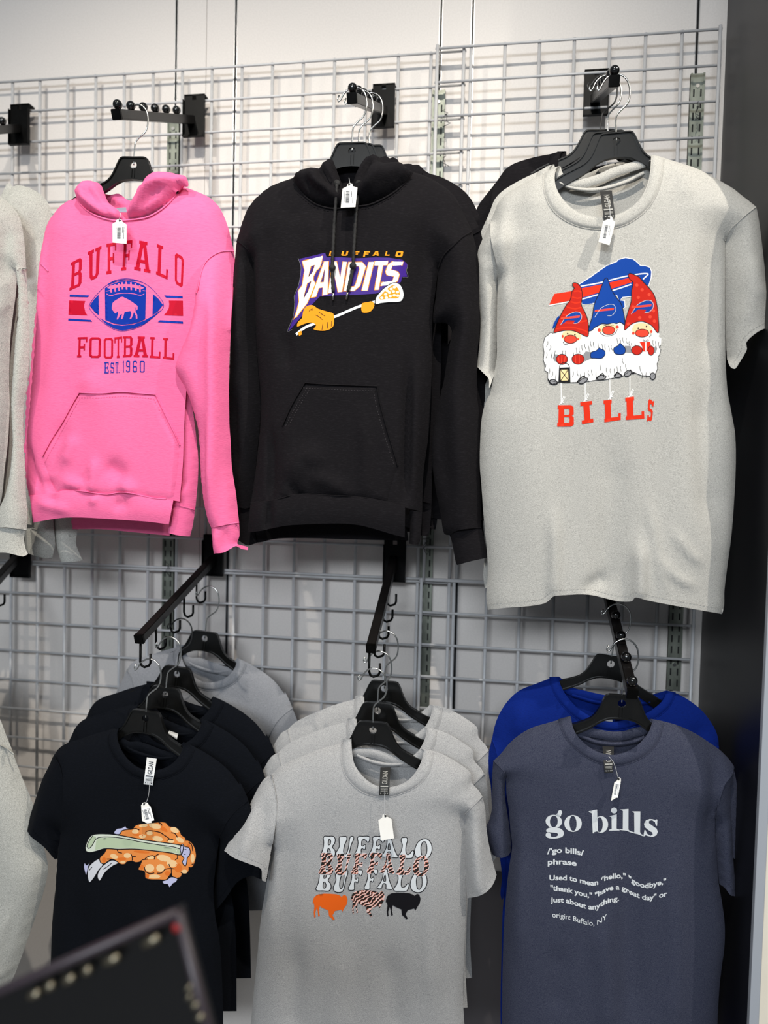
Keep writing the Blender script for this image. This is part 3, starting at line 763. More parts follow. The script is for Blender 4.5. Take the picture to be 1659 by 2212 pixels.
# ---- dictionary tee (lower right) and the blue tee behind it
y3 = lambda L: Q(1020, 1270, 2.5962, L)
y6 = lambda L: Q(1020, 1700, 2.5962, L)
n3 = lambda L: Q(1200, 1400, 5.925, L)
nr = lambda L: Q(1460, 1500, 3.1055, L)
nn_ = lambda L: Q(960, 1640, 3.8671, L)
GOB = dict(
    neck=n3([(190, 868), (202, 910), (208, 950), (225, 1020), (270, 1110), (340, 1190), (430, 1265), (530, 1320), (640, 1355), (750, 1365), (860, 1340), (960, 1300), (1050, 1240), (1120, 1170), (1170, 1110), (1200, 1060), (1225, 990), (1236, 930), (1215, 905)]),
    neck_o=n3([(40, 908), (60, 1000), (110, 1120), (190, 1230), (290, 1320), (400, 1400), (520, 1460), (640, 1495), (780, 1505), (900, 1490), (1040, 1440), (1150, 1380), (1240, 1300), (1310, 1210), (1350, 1120), (1370, 1030), (1385, 962)]),
    bneck=n3([(190, 868), (230, 990), (330, 1000), (440, 1020), (560, 1040), (720, 1068), (880, 1060), (1000, 1020), (1100, 1000), (1215, 905)]),
    tape=n3([(270, 1110), (380, 1150), (500, 1200), (640, 1225), (780, 1232), (920, 1218), (1060, 1180), (1140, 1140)]),
    sh_l=n3([(190, 868)]) + y3([(500, 735), (430, 755), (340, 782), (270, 820), (210, 870), (160, 930), (118, 970)]),
    arm_l=y3([(118, 970), (150, 1000), (178, 1030), (190, 1060)]),
    side_l=y3([(190, 1060), (192, 1150), (205, 1240)]) + y6([(215, 250), (224, 330), (210, 430), (195, 550), (180, 750), (172, 950), (168, 1150), (165, 1400)]),
    hem=y6([(165, 1400), (500, 1415), (900, 1415), (1398, 1400)]),
    side_r=nr([(265, 835), (263, 950), (270, 1050), (285, 1250), (310, 1400), (328, 1550), (325, 1700), (305, 1850), (290, 2000), (280, 2180), (275, 2290)]),
    arm_r=nr([(390, 490), (375, 545), (330, 605), (292, 720), (265, 835)]),
    sh_r=n3([(1215, 905)]) + y3([(1060, 745), (1150, 770), (1240, 810), (1320, 860), (1390, 910), (1440, 960), (1468, 1000)]) + nr([(390, 490)]),
    out_l=y3([(118, 970), (112, 1060), (112, 1150)]) + nn_([(395, 420), (370, 520), (345, 565), (352, 640), (375, 720), (400, 795)]),
    cuff_l=nn_([(400, 795), (440, 818), (480, 824), (530, 805), (556, 770)]),
    in_l=nn_([(556, 770), (560, 690), (545, 580), (525, 450), (510, 350), (505, 250)]) + y3([(190, 1060)]),
    out_r=nr([(390, 490), (384, 560), (366, 660), (370, 800), (378, 950), (384, 1100), (400, 1300), (404, 1350)]),
    cuff_r=nr([(404, 1350), (370, 1350), (330, 1300), (290, 1270)]),
    in_r=nr([(290, 1270), (276, 1150), (264, 1000), (265, 835)]),
    fold_r=[(nr([(330, 800), (340, 1000), (345, 1250)]), 14, 4)])
GFD = [(y6([(880, 80), (870, 400), (860, 700), (880, 1000), (890, 1300)]), 30, -6), (y6([(740, 560), (720, 800), (740, 1000), (745, 1329)]), 24, 6), (y6([(1110, 300), (1110, 700), (1105, 1329)]), 24, 5), (y6([(240, 100), (260, 400), (250, 900)]), 18, 5), (y6([(480, 800), (470, 1200)]), 26, -4), (nr([(230, 300), (240, 600), (220, 1000)]), 16, -6)]
t3, s3, b3, _, g3 = tee('graphic_tee', 'heather navy tee with the words go bills and their definition', GOB, -.29, F_HNAVY, 'front tees on the rack', T=.04, folds=GFD, step=.010, seed=31, dl=.02, dr=.02)
label_quad('neck_label', n3([(600, 1255), (748, 1262), (738, 1590), (628, 1598)]), -.337, M_LBLK, t3, 'GILDAN', M_INKW)
# the far half of the right sleeve
Lo = spl(nr([(388, 500), (408, 600), (418, 800), (422, 1060), (420, 1115)]), step=5) + spl(nr([(420, 1115), (400, 1108), (385, 1096)]), step=5)[1:] + spl(nr([(385, 1096), (370, 900), (362, 700), (380, 560)]), step=5)[1:]
sx_ = Surf(-.262, [spl(nr([(388, 500), (408, 600), (418, 800), (422, 1060), (420, 1115)]), step=5)], .012, .04, -1, (), .001, 5)
v_, f_ = sheet(Lo, sx_); mesh('sleeve_back', v_, orient(v_, f_, -1), F_HNAVY, t3)
BLU = dict(GOB)
BLU.update(
    neck=y3([(487, 497), (490, 530), (510, 575), (545, 625), (600, 680), (690, 730), (790, 750), (890, 730), (980, 700), (1045, 655), (1078, 615), (1088, 575)]),
    bneck=y3([(487, 497), (560, 556), (640, 578), (720, 596), (800, 610), (900, 618), (1000, 600), (1088, 575)]),
    tape=y3([(560, 600), (700, 640), (850, 655), (1000, 640)]),
    sh_l=y3([(487, 497), (430, 510), (350, 540), (270, 572), (210, 622), (160, 692), (130, 762), (110, 850)]),
    arm_l=y3([(110, 850), (130, 900), (150, 1000), (160, 1100)]),
    side_l=y3([(160, 1100), (180, 1300)]) + nn_([(510, 900), (500, 1100), (485, 1300), (478, 1600), (470, 1900), (468, 2100), (470, 2300)]),
    hem=nn_([(470, 2300)]) + [(1200, 2240), (1400, 2240), (1530, 2235)],
    side_r=[(1535, 1700), (1525, 1850), (1525, 2000), (1530, 2235)],
    arm_r=y3([(1383, 890), (1370, 960), (1350, 1040)]) + [(1535, 1700)],
    sh_r=y3([(1088, 575), (1130, 585), (1200, 620), (1280, 680), (1330, 740), (1365, 800), (1380, 850), (1383, 890)]),
    out_l=y3([(110, 850), (90, 930), (80, 970), (92, 1050), (105, 1110), (115, 1260)]) + nn_([(480, 960), (468, 1130), (480, 1180)]),
    cuff_l=nn_([(480, 1180), (495, 1150), (505, 1080)]),
    in_l=nn_([(505, 1080), (520, 900)]) + y3([(175, 1250), (160, 1100)]),
    out_r=y3([(1383, 890), (1390, 1000), (1400, 1100)]) + [(1560, 1800)],
    cuff_r=[(1560, 1800), (1548, 1806), (1538, 1800)], in_r=[(1538, 1800), (1535, 1700)], fold_r=[])
BLU.pop('neck_o'); BLU['band'] = 20
tbl = tee('plain_blue_tee', 'plain royal blue tee behind the dictionary tee', BLU, -.205, F_BLUE, None, None, T=.026, R=.10, folds=[(y3([(270, 640), (260, 800)]), 18, 5), (y3([(1030, 700), (1000, 800)]), 8, 4), (y3([(1280, 750), (1250, 850)]), 18, -4)], step=.013, seed=33, hemstitch=False, Tb=.016)[0]
label_quad('neck_label', n3([(602, 900), (730, 905), (728, 1072), (600, 1060)]), -.222, M_LGRY, tbl)
# ------------------------------------------------------------------ hooded sweatshirts
def piece(name, lines, pinch, Y, T, R, m, parent, back=True, Tb=None, folds=(), step=.011, seed=1, rip=.0025, tl=None, blines=None):
    """closed shell from consecutive pixel polylines (each one smooth, corners where they join)"""
    ol = []
    for L in lines:
        S = spl(L, step=5); ol += S[(1 if ol and np.hypot(ol[-1][0]-S[0][0], ol[-1][1]-S[0][1]) < 1 else 0):]
    if np.hypot(ol[0][0]-ol[-1][0], ol[0][1]-ol[-1][1]) < 1: ol = ol[:-1]
    bl = ol
    if blines:
        bl = []
        for L in blines:
            S = spl(L, step=5); bl += S[(1 if bl and np.hypot(bl[-1][0]-S[0][0], bl[-1][1]-S[0][1]) < 1 else 0):]
        if np.hypot(bl[0][0]-bl[-1][0], bl[0][1]-bl[-1][1]) < 1: bl = bl[:-1]
    P = [spl(L, step=5) for L in pinch]
    fs = Surf(Y, P, T, R, -1, [(spl(q[0], step=8), q[1], q[2]) for q in folds], rip, seed, tl)
    bs = Surf(Y, P, Tb if Tb is not None else T * .6, R, 1, [], rip, seed + 1, tl)
    o = shell(name, ol, fs, bl if back else None, bs, m, parent, step)
    return o, fs
F_PINKRIB = F_PINK
# ---- pink hoodie
z3 = lambda L: Q(0, 340, 2.9625, L)
z4 = lambda L: Q(0, 800, 2.9625, L)
YP = -.285
tP = thing('pink_hoodie', at1(240, 1150, YP), 'bright pink hoodie printed BUFFALO FOOTBALL EST. 1960', 'hoodie', 'hoodies on the rack')
seamP = z3([(490, 262), (530, 320), (590, 362), (660, 390), (740, 406), (815, 402), (880, 396), (950, 380), (1020, 342), (1080, 292), (1125, 240), (1165, 186)])
shLP = z3([(490, 262), (430, 286), (380, 330), (335, 388), (305, 450), (288, 540), (270, 660)])
shRP = z3([(1165, 186), (1250, 215), (1330, 252), (1390, 302), (1430, 370), (1460, 450), (1480, 530), (1497, 600)])
sideLP = z3([(270, 660), (258, 760), (250, 880), (240, 1050), (222, 1250), (205, 1450), (188, 1659)]) + z4([(175, 420), (166, 560), (172, 690), (190, 806)])
armRP = z3([(1497, 600), (1420, 602), (1370, 622), (1320, 662), (1290, 722), (1272, 800), (1255, 870)])
sideRP = z3([(1255, 870), (1235, 1050), (1210, 1250), (1195, 1450)]) + z4([(1180, 330), (1170, 600), (1150, 840)])
bandP = z4([(190, 806), (300, 795), (360, 783), (430, 770), (530, 775), (620, 788), (690, 795), (760, 782), (830, 786), (910, 803), (990, 820), (1060, 824), (1150, 840)])
FP = [(z4([(500, 330), (440, 560), (400, 700)]), 26, -6), (z4([(560, 420), (500, 600)]), 18, 6), (z4([(690, 560), (690, 700), (685, 790)]), 12, 7), (z4([(760, 600), (870, 690)]), 22, -7),
      (z4([(480, 700), (600, 745), (670, 780)]), 12, 6), (z4([(230, 480), (270, 640), (330, 760)]), 12, -7), (z4([(360, 740), (440, 720)]), 14, -6), (z4([(860, 700), (930, 790)]), 14, 6),
      (z3([(330, 420), (310, 700), (290, 1100)]), 14, 6), (z3([(640, 1400), (700, 1550)]), 30, 4), (z3([(380, 900), (330, 1250), (290, 1600)]), 26, -5), (z3([(860, 520), (800, 700)]), 20, -3)]
bodyP, sP = piece('body', [seamP, shRP, armRP, sideRP, bandP[::-1], sideLP[::-1], shLP[::-1]], [shLP, shRP, sideLP], YP, .05, .11, F_PINK, tP, True, .02, FP, .009, 41)
# hem band, front and inside of the back
bandbP = z4([(212, 975), (300, 958), (400, 944), (500, 941), (650, 948), (800, 958), (950, 969), (1080, 986)])
hb = spl(bandP[:-2] + z4([(1110, 828)]), step=5); hl = spl(bandbP, step=5)
sPb = Surf(YP, [spl(sideLP + z4([(212, 975)]), step=5)], .052, .09, -1, [(spl(q[0], step=8), q[1], q[2]) for q in [(z4([(560, 900), (420, 860), (330, 840)]), 12, 4), (z4([(800, 860), (900, 850)]), 14, -4), (z4([(430, 800), (440, 850)]), 12, -4), (z4([(690, 800), (700, 850)]), 10, 4)]], .002, 44)
strip('hem_band', hb, hl, sPb, F_PINK, tP, .001, .004, 10, False)
bk = Surf(YP + .05, [], 0, .1, -1, (), .003, 45)
strip('hem_inside', spl(z4([(200, 900), (400, 860), (700, 870), (1100, 900)]), step=6), spl(z4([(222, 985), (335, 1012), (480, 1016), (640, 1016), (800, 1030), (960, 1046), (1085, 1058)]), step=6), bk, F_PINK, tP, 0, .002, 6, False)
strip('side_tail', spl(z4([(330, 1000), (420, 1000), (520, 1000)]), step=6), spl(z4([(342, 1050), (420, 1036), (500, 1018)]), step=6), Surf(YP + .06, [], 0, .1), F_PINK, tP, 0, .002, 4, False)
ridge('hem_seam', bandP[:-1], sP, F_PINK, tP, 3.4, .002, .002)
# side panel that turns to the front below the arm
fl_l = z4([(1165, 60), (1160, 250), (1147, 470), (1128, 700), (1105, 850), (1088, 960), (1074, 1040)])
fl_b = z4([(1074, 1040), (1120, 1052), (1170, 1060), (1216, 1062)])
fl_r = z4([(1216, 1062), (1232, 1000), (1250, 880), (1266, 700), (1268, 560), (1250, 380), (1225, 200), (1195, 60)])
sdp, sSd = piece('side_panel', [fl_l, fl_b, fl_r, z4([(1195, 60), (1165, 60)])], [fl_l, fl_r], YP - .028, .014, .02, F_PINK, tP, True, .01, [(z4([(1150, 820), (1210, 760)]), 8, 3), (z4([(1140, 780), (1200, 700)]), 6, -3)], .009, 46)
ridge('panel_seam', z4([(1103, 858), (1160, 870), (1245, 892)]), sSd, F_PINK, sdp, 3, .001, .0014)
# pocket
pk = [z4([(505, 143), (640, 148), (770, 138), (880, 146), (996, 156)]), z4([(996, 156), (1010, 190), (1060, 290), (1110, 390), (1150, 480)]), z4([(1150, 480), (1140, 640), (1110, 826)]),
      (bandP[2:-1])[::-1] + [], z4([(360, 783), (320, 700), (285, 600), (270, 550)]), z4([(270, 550), (330, 440), (400, 330), (460, 220), (505, 143)])]
def on_surf(name, lines, surf, m, parent, off, step=10, edge=True):
    ol = []
    for L in lines:
        S = spl(L, step=5); ol += S[(1 if ol and np.hypot(ol[-1][0]-S[0][0], ol[-1][1]-S[0][1]) < 2 else 0):]
    if np.hypot(ol[0][0]-ol[-1][0], ol[0][1]-ol[-1][1]) < 2: ol = ol[:-1]
    W, T = fill([ol], step, step)
    d = seg_dist(W, [np.vstack([ol, ol[:1]])])
    V = surf.at(W, off)
    if edge: V = np.where((d < .5)[:, None], surf.at(W, -.0005), V)
    return mesh(name, V, orient(V, T, -1), m, parent)
pkP = on_surf('pocket', pk, sP, F_PINK, tP, .0035)
for nm, L in (('pocket_top_stitching', z4([(500, 172), (640, 174), (770, 164), (880, 170), (992, 182)])), ('pocket_side_stitching', z4([(280, 590), (350, 470), (420, 340), (480, 230), (516, 170)])), ('pocket_side_stitching', z4([(984, 182), (1030, 270), (1085, 380), (1140, 490)]))):
    stitch(nm, L, sP, F_PINK, pkP, 1.4, 3.5, 2.5, .0046)
ridge('pocket_edge', z4([(505, 143), (640, 148), (770, 138), (880, 146), (996, 156)]), sP, F_PINK, pkP, 3, .0032, .0014)
ridge('pocket_edge', z4([(270, 550), (330, 440), (400, 330), (460, 220), (505, 143)]), sP, F_PINK, pkP, 3, .0032, .0014)
ridge('pocket_edge', z4([(996, 156), (1060, 290), (1110, 390), (1150, 480)]), sP, F_PINK, pkP, 3, .0032, .0014)
# right sleeve hangs in front of the side
so = z3([(1497, 600), (1503, 660), (1497, 740), (1490, 900), (1480, 1050), (1470, 1250), (1465, 1450), (1467, 1659)]) + z4([(1468, 350), (1475, 450), (1484, 620), (1510, 790), (1522, 900), (1530, 975)])
si = z3([(1255, 870), (1240, 1000), (1200, 1150), (1150, 1260), (1126, 1340), (1132, 1380)]) + z4([(1180, 100), (1230, 230), (1265, 360), (1280, 500), (1285, 650), (1300, 800), (1330, 950), (1352, 1005)])
cu = z4([(1530, 975), (1460, 985), (1405, 998), (1352, 1005)])
tlP = tilt(so[0], si[0], YP, -.042)
FS = [(z3([(1400, 700), (1400, 1000), (1395, 1300), (1400, 1600)]) + z4([(1395, 400), (1385, 700), (1375, 950)]), 14, 9), (z3([(1310, 800), (1290, 1050), (1230, 1260)]), 18, 5), (z4([(1330, 300), (1330, 600), (1340, 900)]), 10, -5)]
slv, sSl = piece('sleeve', [armRP[::-1], so, cu, si[::-1]], [so, si], YP - .012, .03, .035, F_PINK, tP, True, .02, FS, .009, 47, .002, tlP)
ridge('armhole_seam', armRP, sSl, F_PINK, tP, 4, .001, .002)
cf = [cu[::-1], z4([(1530, 975), (1532, 1060), (1518, 1108), (1588, 1132), (1586, 1150)]), z4([(1586, 1150), (1545, 1142), (1510, 1124), (1478, 1140), (1430, 1166), (1368, 1172)]), z4([(1368, 1172), (1360, 1100), (1352, 1005)])]
cfo, sCf = piece('cuff', cf, [z4([(1530, 975), (1532, 1060), (1518, 1108)]), z4([(1352, 1005), (1360, 1100), (1368, 1172)])], YP - .056, .022, .03, F_PINK, tP, True, .012, [(z4([(1400, 1010), (1395, 1160)]), 7, 7), (z4([(1470, 1000), (1470, 1140)]), 8, -5)], .008, 48)
ridge('cuff_seam', cu, sCf, F_PINK, cfo, 3.5, .001, .002)
# left sleeve, folded behind
lso = z3([(270, 660), (252, 700), (244, 800), (232, 950), (212, 1150), (190, 1380)]) + z4([(172, 140), (160, 350), (155, 520)])
piece('sleeve', [lso, z4([(155, 520), (200, 560), (260, 560)]), z4([(260, 560), (260, 200)]) + z3([(300, 1200), (320, 800)]), z3([(320, 800), (305, 725), (270, 660)])], [lso], YP + .02, .02, .03, F_PINK, tP, True, .01, (), .012, 49)
ridge('armhole_seam', z3([(262, 682), (285, 705), (306, 728)]), sP, F_PINK, tP, 4, .001, .002)
ridge('neck_seam', seamP, sP, F_PINK, tP, 4.5, .001, .0022)
# hood: a lobe on either side of the hanger and its dark inside
hl_o = z3([(490, 262), (485, 235), (500, 200), (530, 165), (560, 147), (600, 155), (632, 165), (652, 186)])
hl_i = z3([(652, 186), (668, 230), (695, 290), (745, 328), (800, 388), (815, 402)])
hlb, sHl = piece('hood_side', [hl_o, hl_i, seamP[:6][::-1]], [hl_o, hl_i, seamP[:6]], YP - .036, .032, .035, F_PINK, tP, True, .03, [(z3([(590, 165), (600, 240), (660, 320), (740, 385)]), 7, -9), (z3([(545, 260), (620, 330), (700, 380)]), 7, 6), (z3([(520, 290), (590, 345)]), 6, -6)], .007, 51, .002)
hr_i = z3([(815, 402), (830, 340), (850, 290), (880, 240), (905, 190), (940, 140), (980, 106), (1030, 92)])
hr_o = z3([(1030, 92), (1080, 95), (1140, 110), (1188, 122), (1205, 186), (1165, 186)])
hrb, sHr = piece('hood_side', [hr_i, hr_o, seamP[5:][::-1]], [hr_i, hr_o, seamP[5:]], YP - .036, .036, .038, F_PINK, tP, True, .035, [(z3([(905, 260), (960, 180), (1060, 130), (1160, 150)]), 7, -10), (z3([(880, 330), (950, 240), (1050, 190), (1150, 170)]), 7, 6), (z3([(900, 370), (980, 300), (1080, 220)]), 8, -6)], .007, 52, .002)
piece('hood_inside', [z3([(600, 200), (700, 240), (760, 232), (820, 275), (900, 280)]), z3([(900, 280), (860, 380), (815, 402), (740, 400), (640, 330), (600, 200)])], [], YP + .02, .0, .05, F_PINK, tP, False, 0, [(z3([(700, 250), (800, 300)]), 8, 5)], .008, 53, .003)
label_quad('neck_label', z3([(712, 328), (806, 318), (812, 352), (750, 352)]), YP - .032, M_LGRY, tP)

# ---- black hoodie, with two more behind it
z5 = lambda L: Q(480, 320, 2.8603, L)
z6 = lambda L: Q(480, 780, 2.8603, L)
hz = lambda L: Q(600, 180, 3.7705, L)
def black_hoodie(Y, tf, label, full, T=.048):
    f = lambda L: [tf(p) for p in L]
    Z5 = lambda L: f(z5(L)); Z6 = lambda L: f(z6(L)); HZ = lambda L: f(hz(L))
    m = F_BLACK; st = .009 if full else .018; k = 1.0 if full else .4
    t = thing('black_hoodie', at1(*f([(720, 1160)])[0], Y), label, 'hoodie', 'hoodies on the rack')
    neck = HZ([(122, 772), (170, 860), (230, 930), (300, 980), (380, 1010), (450, 1022), (540, 1018), (640, 1005), (750, 988), (860, 940), (950, 885), (1020, 825), (1070, 765), (1098, 722)])
    shl = Z5([(434, 187), (370, 207), (300, 237), (230, 290), (180, 342), (145, 402), (120, 472), (90, 572)])
    shl = HZ([(122, 772)]) + shl[1:]
    shr = HZ([(1098, 722)]) + Z5([(1250, 170), (1330, 210), (1400, 260), (1450, 320), (1490, 400), (1520, 460), (1545, 515)])
    arl = Z5([(90, 572), (140, 610), (172, 650), (192, 705)])
    arr = Z5([(1545, 515), (1490, 545), (1430, 600), (1370, 662), (1336, 738)])
    sdl = Z5([(192, 705), (200, 900), (208, 1150), (225, 1373)]) + Z6([(240, 250), (235, 400), (215, 600), (190, 800), (175, 878)])
    sdr = Z5([(1336, 738), (1315, 900), (1302, 1000), (1297, 1150), (1295, 1373)]) + Z6([(1290, 200), (1275, 450), (1245, 680), (1238, 800), (1236, 930)])
    hem = Z6([(175, 878), (260, 868), (340, 855), (430, 828), (510, 822), (620, 828), (760, 834), (900, 848), (1000, 868), (1060, 880), (1130, 905), (1236, 930)])
    FD = [(Z6([(460, 750), (560, 600), (680, 640)]), 24, 6), (Z6([(460, 760), (500, 810), (540, 830)]), 10, -6), (Z6([(560, 720), (680, 740), (790, 800)]), 16, 6), (Z6([(1165, 0), (1160, 400), (1145, 850)]), 9, -14), (Z6([(1205, 0), (1200, 500), (1190, 880)]), 14, 7),
          (Z6([(330, 420), (340, 640), (340, 840)]), 9, -9), (Z5([(225, 480), (240, 800), (230, 1200)]), 18, 7), (Z5([(1330, 330), (1270, 600), (1230, 1000)]), 22, -6), (Z5([(430, 1150), (440, 1373)]), 16, -4), (Z6([(900, 300), (920, 600), (920, 840)]), 14, 4), (Z5([(600, 450), (640, 700)]), 30, 4)] if full else []
    b, fs = piece('body', [neck, shr, arr, sdr, hem[::-1], sdl[::-1], arl[::-1], shl[::-1]], [shl, shr, sdl, sdr], Y, T, .11, m, t, True, .02 * k, FD, st, 61)
    # hem band
    hb = spl(hem[:-1], step=5); hl = spl(Z6([(155, 1058), (230, 1050), (300, 1035), (400, 1016), (500, 1010), (620, 1005), (750, 1005), (850, 1015), (950, 1040), (1050, 1070), (1128, 1090)]), step=5)
    sb = Surf(Y, [spl(sdl + Z6([(155, 1058)]), step=5)], T + .002, .09, -1, [(spl(Z6([(330, 860), (325, 1030)]), step=8), 9, -8)] if full else [], .002, 62)
    strip('hem_band', hb, hl, sb, m, t, .001, .004, 8, False)
    ridge('hem_seam', hem[:-1], fs, m, t, 3.2, .0022, .002)
    strip('hem_inside', spl(Z6([(170, 1000), (500, 960), (800, 960), (1140, 1030)]), step=6), spl(Z6([(100, 1102), (215, 1122), (330, 1098), (520, 1094), (750, 1100), (950, 1106), (1150, 1108)]), step=6), Surf(Y + .05 * k, [], 0, .1, -1, (), .003, 63), m, t, 0, .002, 6, False)
    tl_l, tl_r = Z6([(1155, 920), (1160, 1020), (1155, 1128)]), Z6([(1216, 1134), (1226, 1080), (1236, 930)])
    piece('side_panel', [tl_l, Z6([(1155, 1128), (1185, 1134), (1216, 1134)]), tl_r, Z6([(1236, 930), (1190, 926), (1155, 920)])], [tl_l, tl_r], Y - .008, .018, .03, m, t, True, .01, (), st, 64)
    # sleeves
    ro = Z5([(1545, 515), (1570, 620), (1585, 720), (1588, 900), (1592, 1100), (1578, 1250), (1574, 1373)]) + Z6([(1575, 200), (1590, 350), (1595, 500), (1590, 650), (1595, 800), (1600, 1030)])
    ri = Z5([(1336, 738), (1322, 900), (1306, 1078), (1365, 1078), (1402, 1095), (1418, 1130), (1402, 1230)]) + Z6([(1385, 20), (1370, 120), (1340, 250), (1312, 400), (1296, 500), (1300, 650), (1320, 800), (1350, 950), (1372, 1068), (1405, 1075)])
    rc = Z6([(1600, 1030), (1520, 1036), (1450, 1048), (1405, 1075)])
    tlr = tilt(ro[0], (1020, 1150), Y, .02 * k)
    _, ss = piece('sleeve', [arr[::-1], ro, rc, ri[::-1]], [ro, ri], Y - .004, .034 * k, .045, m, t, True, .02 * k, [(Z5([(1480, 650), (1500, 900), (1490, 1200)]) + Z6([(1440, 100), (1470, 500), (1500, 900)]), 24, 6), (Z5([(1340, 1085), (1400, 1150)]), 10, 6), (Z6([(1400, 250), (1360, 500), (1400, 800)]), 18, -5)] if full else [], st, 65, .002, tlr)
    ridge('armhole_seam', arr, ss, m, t, 4, .001, .002)
    cl, cr = Z6([(1405, 1075), (1420, 1120), (1440, 1230), (1450, 1260)]), Z6([(1637, 1215), (1632, 1160), (1615, 1080), (1600, 1030)])
    _, sc = piece('cuff', [cl, Z6([(1450, 1260), (1540, 1236), (1637, 1215)]), cr, rc], [cl, cr], Y + .014, .02 * k, .035, m, t, True, .014 * k, (), st, 66)
    ridge('cuff_seam', rc, sc, m, t, 3, .001, .0018)
    lo = Z5([(90, 572), (80, 700), (70, 800), (62, 900), (55, 1100), (49, 1373)]) + Z6([(43, 200), (46, 450), (58, 600), (78, 800), (96, 900)])
    li = Z5([(192, 705), (205, 900), (215, 1150), (232, 1373)]) + Z6([(240, 250), (232, 420), (212, 620), (195, 800), (185, 900)])
    _, sl = piece('sleeve', [lo, Z6([(96, 900), (140, 912), (185, 900)]), li[::-1], arl[::-1]], [lo, li], Y, .030 * k, .04, m, t, True, .02 * k, [(Z5([(150, 700), (140, 1000), (130, 1300)]), 16, 6), (Z6([(110, 200), (95, 400), (110, 650)]), 10, -9)] if full else [], st, 67, .002, tilt(lo[0], (505, 1100), Y, .035 * k))
    ridge('armhole_seam', arl, sl, m, t, 4, .001, .002)
    c1, c2 = Z6([(96, 900), (98, 960), (105, 1000), (94, 1102)]), Z6([(215, 1122), (200, 1060), (190, 980), (185, 900)])
    piece('cuff', [c1, Z6([(94, 1102), (130, 1128), (160, 1140), (215, 1122)]), c2, Z6([(185, 900), (140, 912), (96, 900)])], [c1, c2], Y + .038, .02 * k, .03, m, t, True, .014 * k, (), st, 68)
    # hood
    lt = HZ([(122, 772), (150, 740), (200, 710), (300, 688), (345, 695), (362, 660), (400, 635), (442, 608)])
    lr = HZ([(442, 608), (470, 680), (500, 760), (525, 830), (560, 930), (585, 1012)])
    piece('hood_side', [lt, lr, neck[:7][::-1]], [lt, lr, neck[:7]], Y - (.034 if full else .012), .034 * k, .032, m, t, True, .03 * k, [(HZ([(355, 690), (400, 790), (470, 880)]), 8, -12), (HZ([(300, 700), (330, 830), (440, 930)]), 9, 7), (HZ([(240, 800), (300, 900), (420, 960)]), 8, -6)] if full else [], .007 if full else st, 71, .002)
    rl = HZ([(585, 1012), (600, 900), (618, 800), (650, 722), (690, 640), (740, 600), (790, 583)])
    rt = HZ([(790, 583), (830, 605), (850, 650), (900, 655), (960, 648), (1010, 650), (1050, 690), (1098, 722)])
    piece('hood_side', [rl, rt, neck[6:][::-1]], [rl, rt, neck[6:]], Y - (.034 if full else .012), .038 * k, .036, m, t, True, .035 * k, [(HZ([(840, 630), (780, 660), (720, 760), (680, 860)]), 8, -12), (HZ([(900, 680), (800, 800), (720, 920)]), 12, 5), (HZ([(1040, 700), (960, 830), (850, 920)]), 10, -5), (HZ([(700, 660), (660, 800)]), 8, 6)] if full else [], .007 if full else st, 72, .002)
    piece('hood_inside', [HZ([(440, 700), (520, 690), (600, 700), (700, 680)]), HZ([(700, 680), (660, 860), (585, 1000), (520, 860), (440, 700)])], [], Y + .02, 0, .05, m, t, False, 0, (), st, 73, .003)
    ridge('neck_seam', neck, fs, m, t, 4.5, .001, .0022)
    if full:
        stitch('neck_stitching', HZ([(160, 895), (230, 958), (300, 1006), (380, 1032), (450, 1042), (540, 1040), (640, 1027), (750, 1010), (860, 962), (960, 900), (1040, 830), (1090, 765)]), fs, m, b, 1.5)
        pk = [Z6([(510, 135), (660, 145), (800, 150), (956, 155)]), Z6([(956, 155), (975, 260), (1020, 430), (1060, 560), (1086, 650)]), Z6([(1086, 650), (1050, 760), (1022, 866)]), hem[2:9][::-1], Z6([(340, 855), (345, 700), (355, 560), (370, 400)]), Z6([(370, 400), (430, 270), (510, 135)])]
        p = on_surf('pocket', pk, fs, m, t, .0035)
        ridge('pocket_edge', pk[0], fs, m, p, 3.2, .0032, .0016); ridge('pocket_edge', pk[1], fs, m, p, 3.2, .0032, .0016); ridge('pocket_edge', pk[5], fs, m, p, 3.2, .0032, .0016)
        for L in (Z6([(500, 165), (660, 174), (800, 180), (945, 184)]), Z6([(936, 190), (955, 290), (1000, 450), (1060, 640)]), Z6([(545, 165), (470, 290), (410, 400)]), Z6([(525, 165), (450, 290), (392, 400)])):
            stitch('pocket_stitching', L, fs, M_SEAM, p, .8, 2.6, 3.5, .0046)
    return t, fs
M_SEAM = mat('charcoal_thread', '#332f32', .8)
tK, sK = black_hoodie(-.30, lambda p: p, 'black hoodie with a purple and orange BANDITS print', True)
black_hoodie(-.248, sim((761, 309), (785, 312), .975), 'plain black hoodie right behind the printed black hoodie', False, .02)
black_hoodie(-.20, sim((761, 309), (803, 315), .955), 'rearmost black hoodie of the black hoodie arm', False, .02)
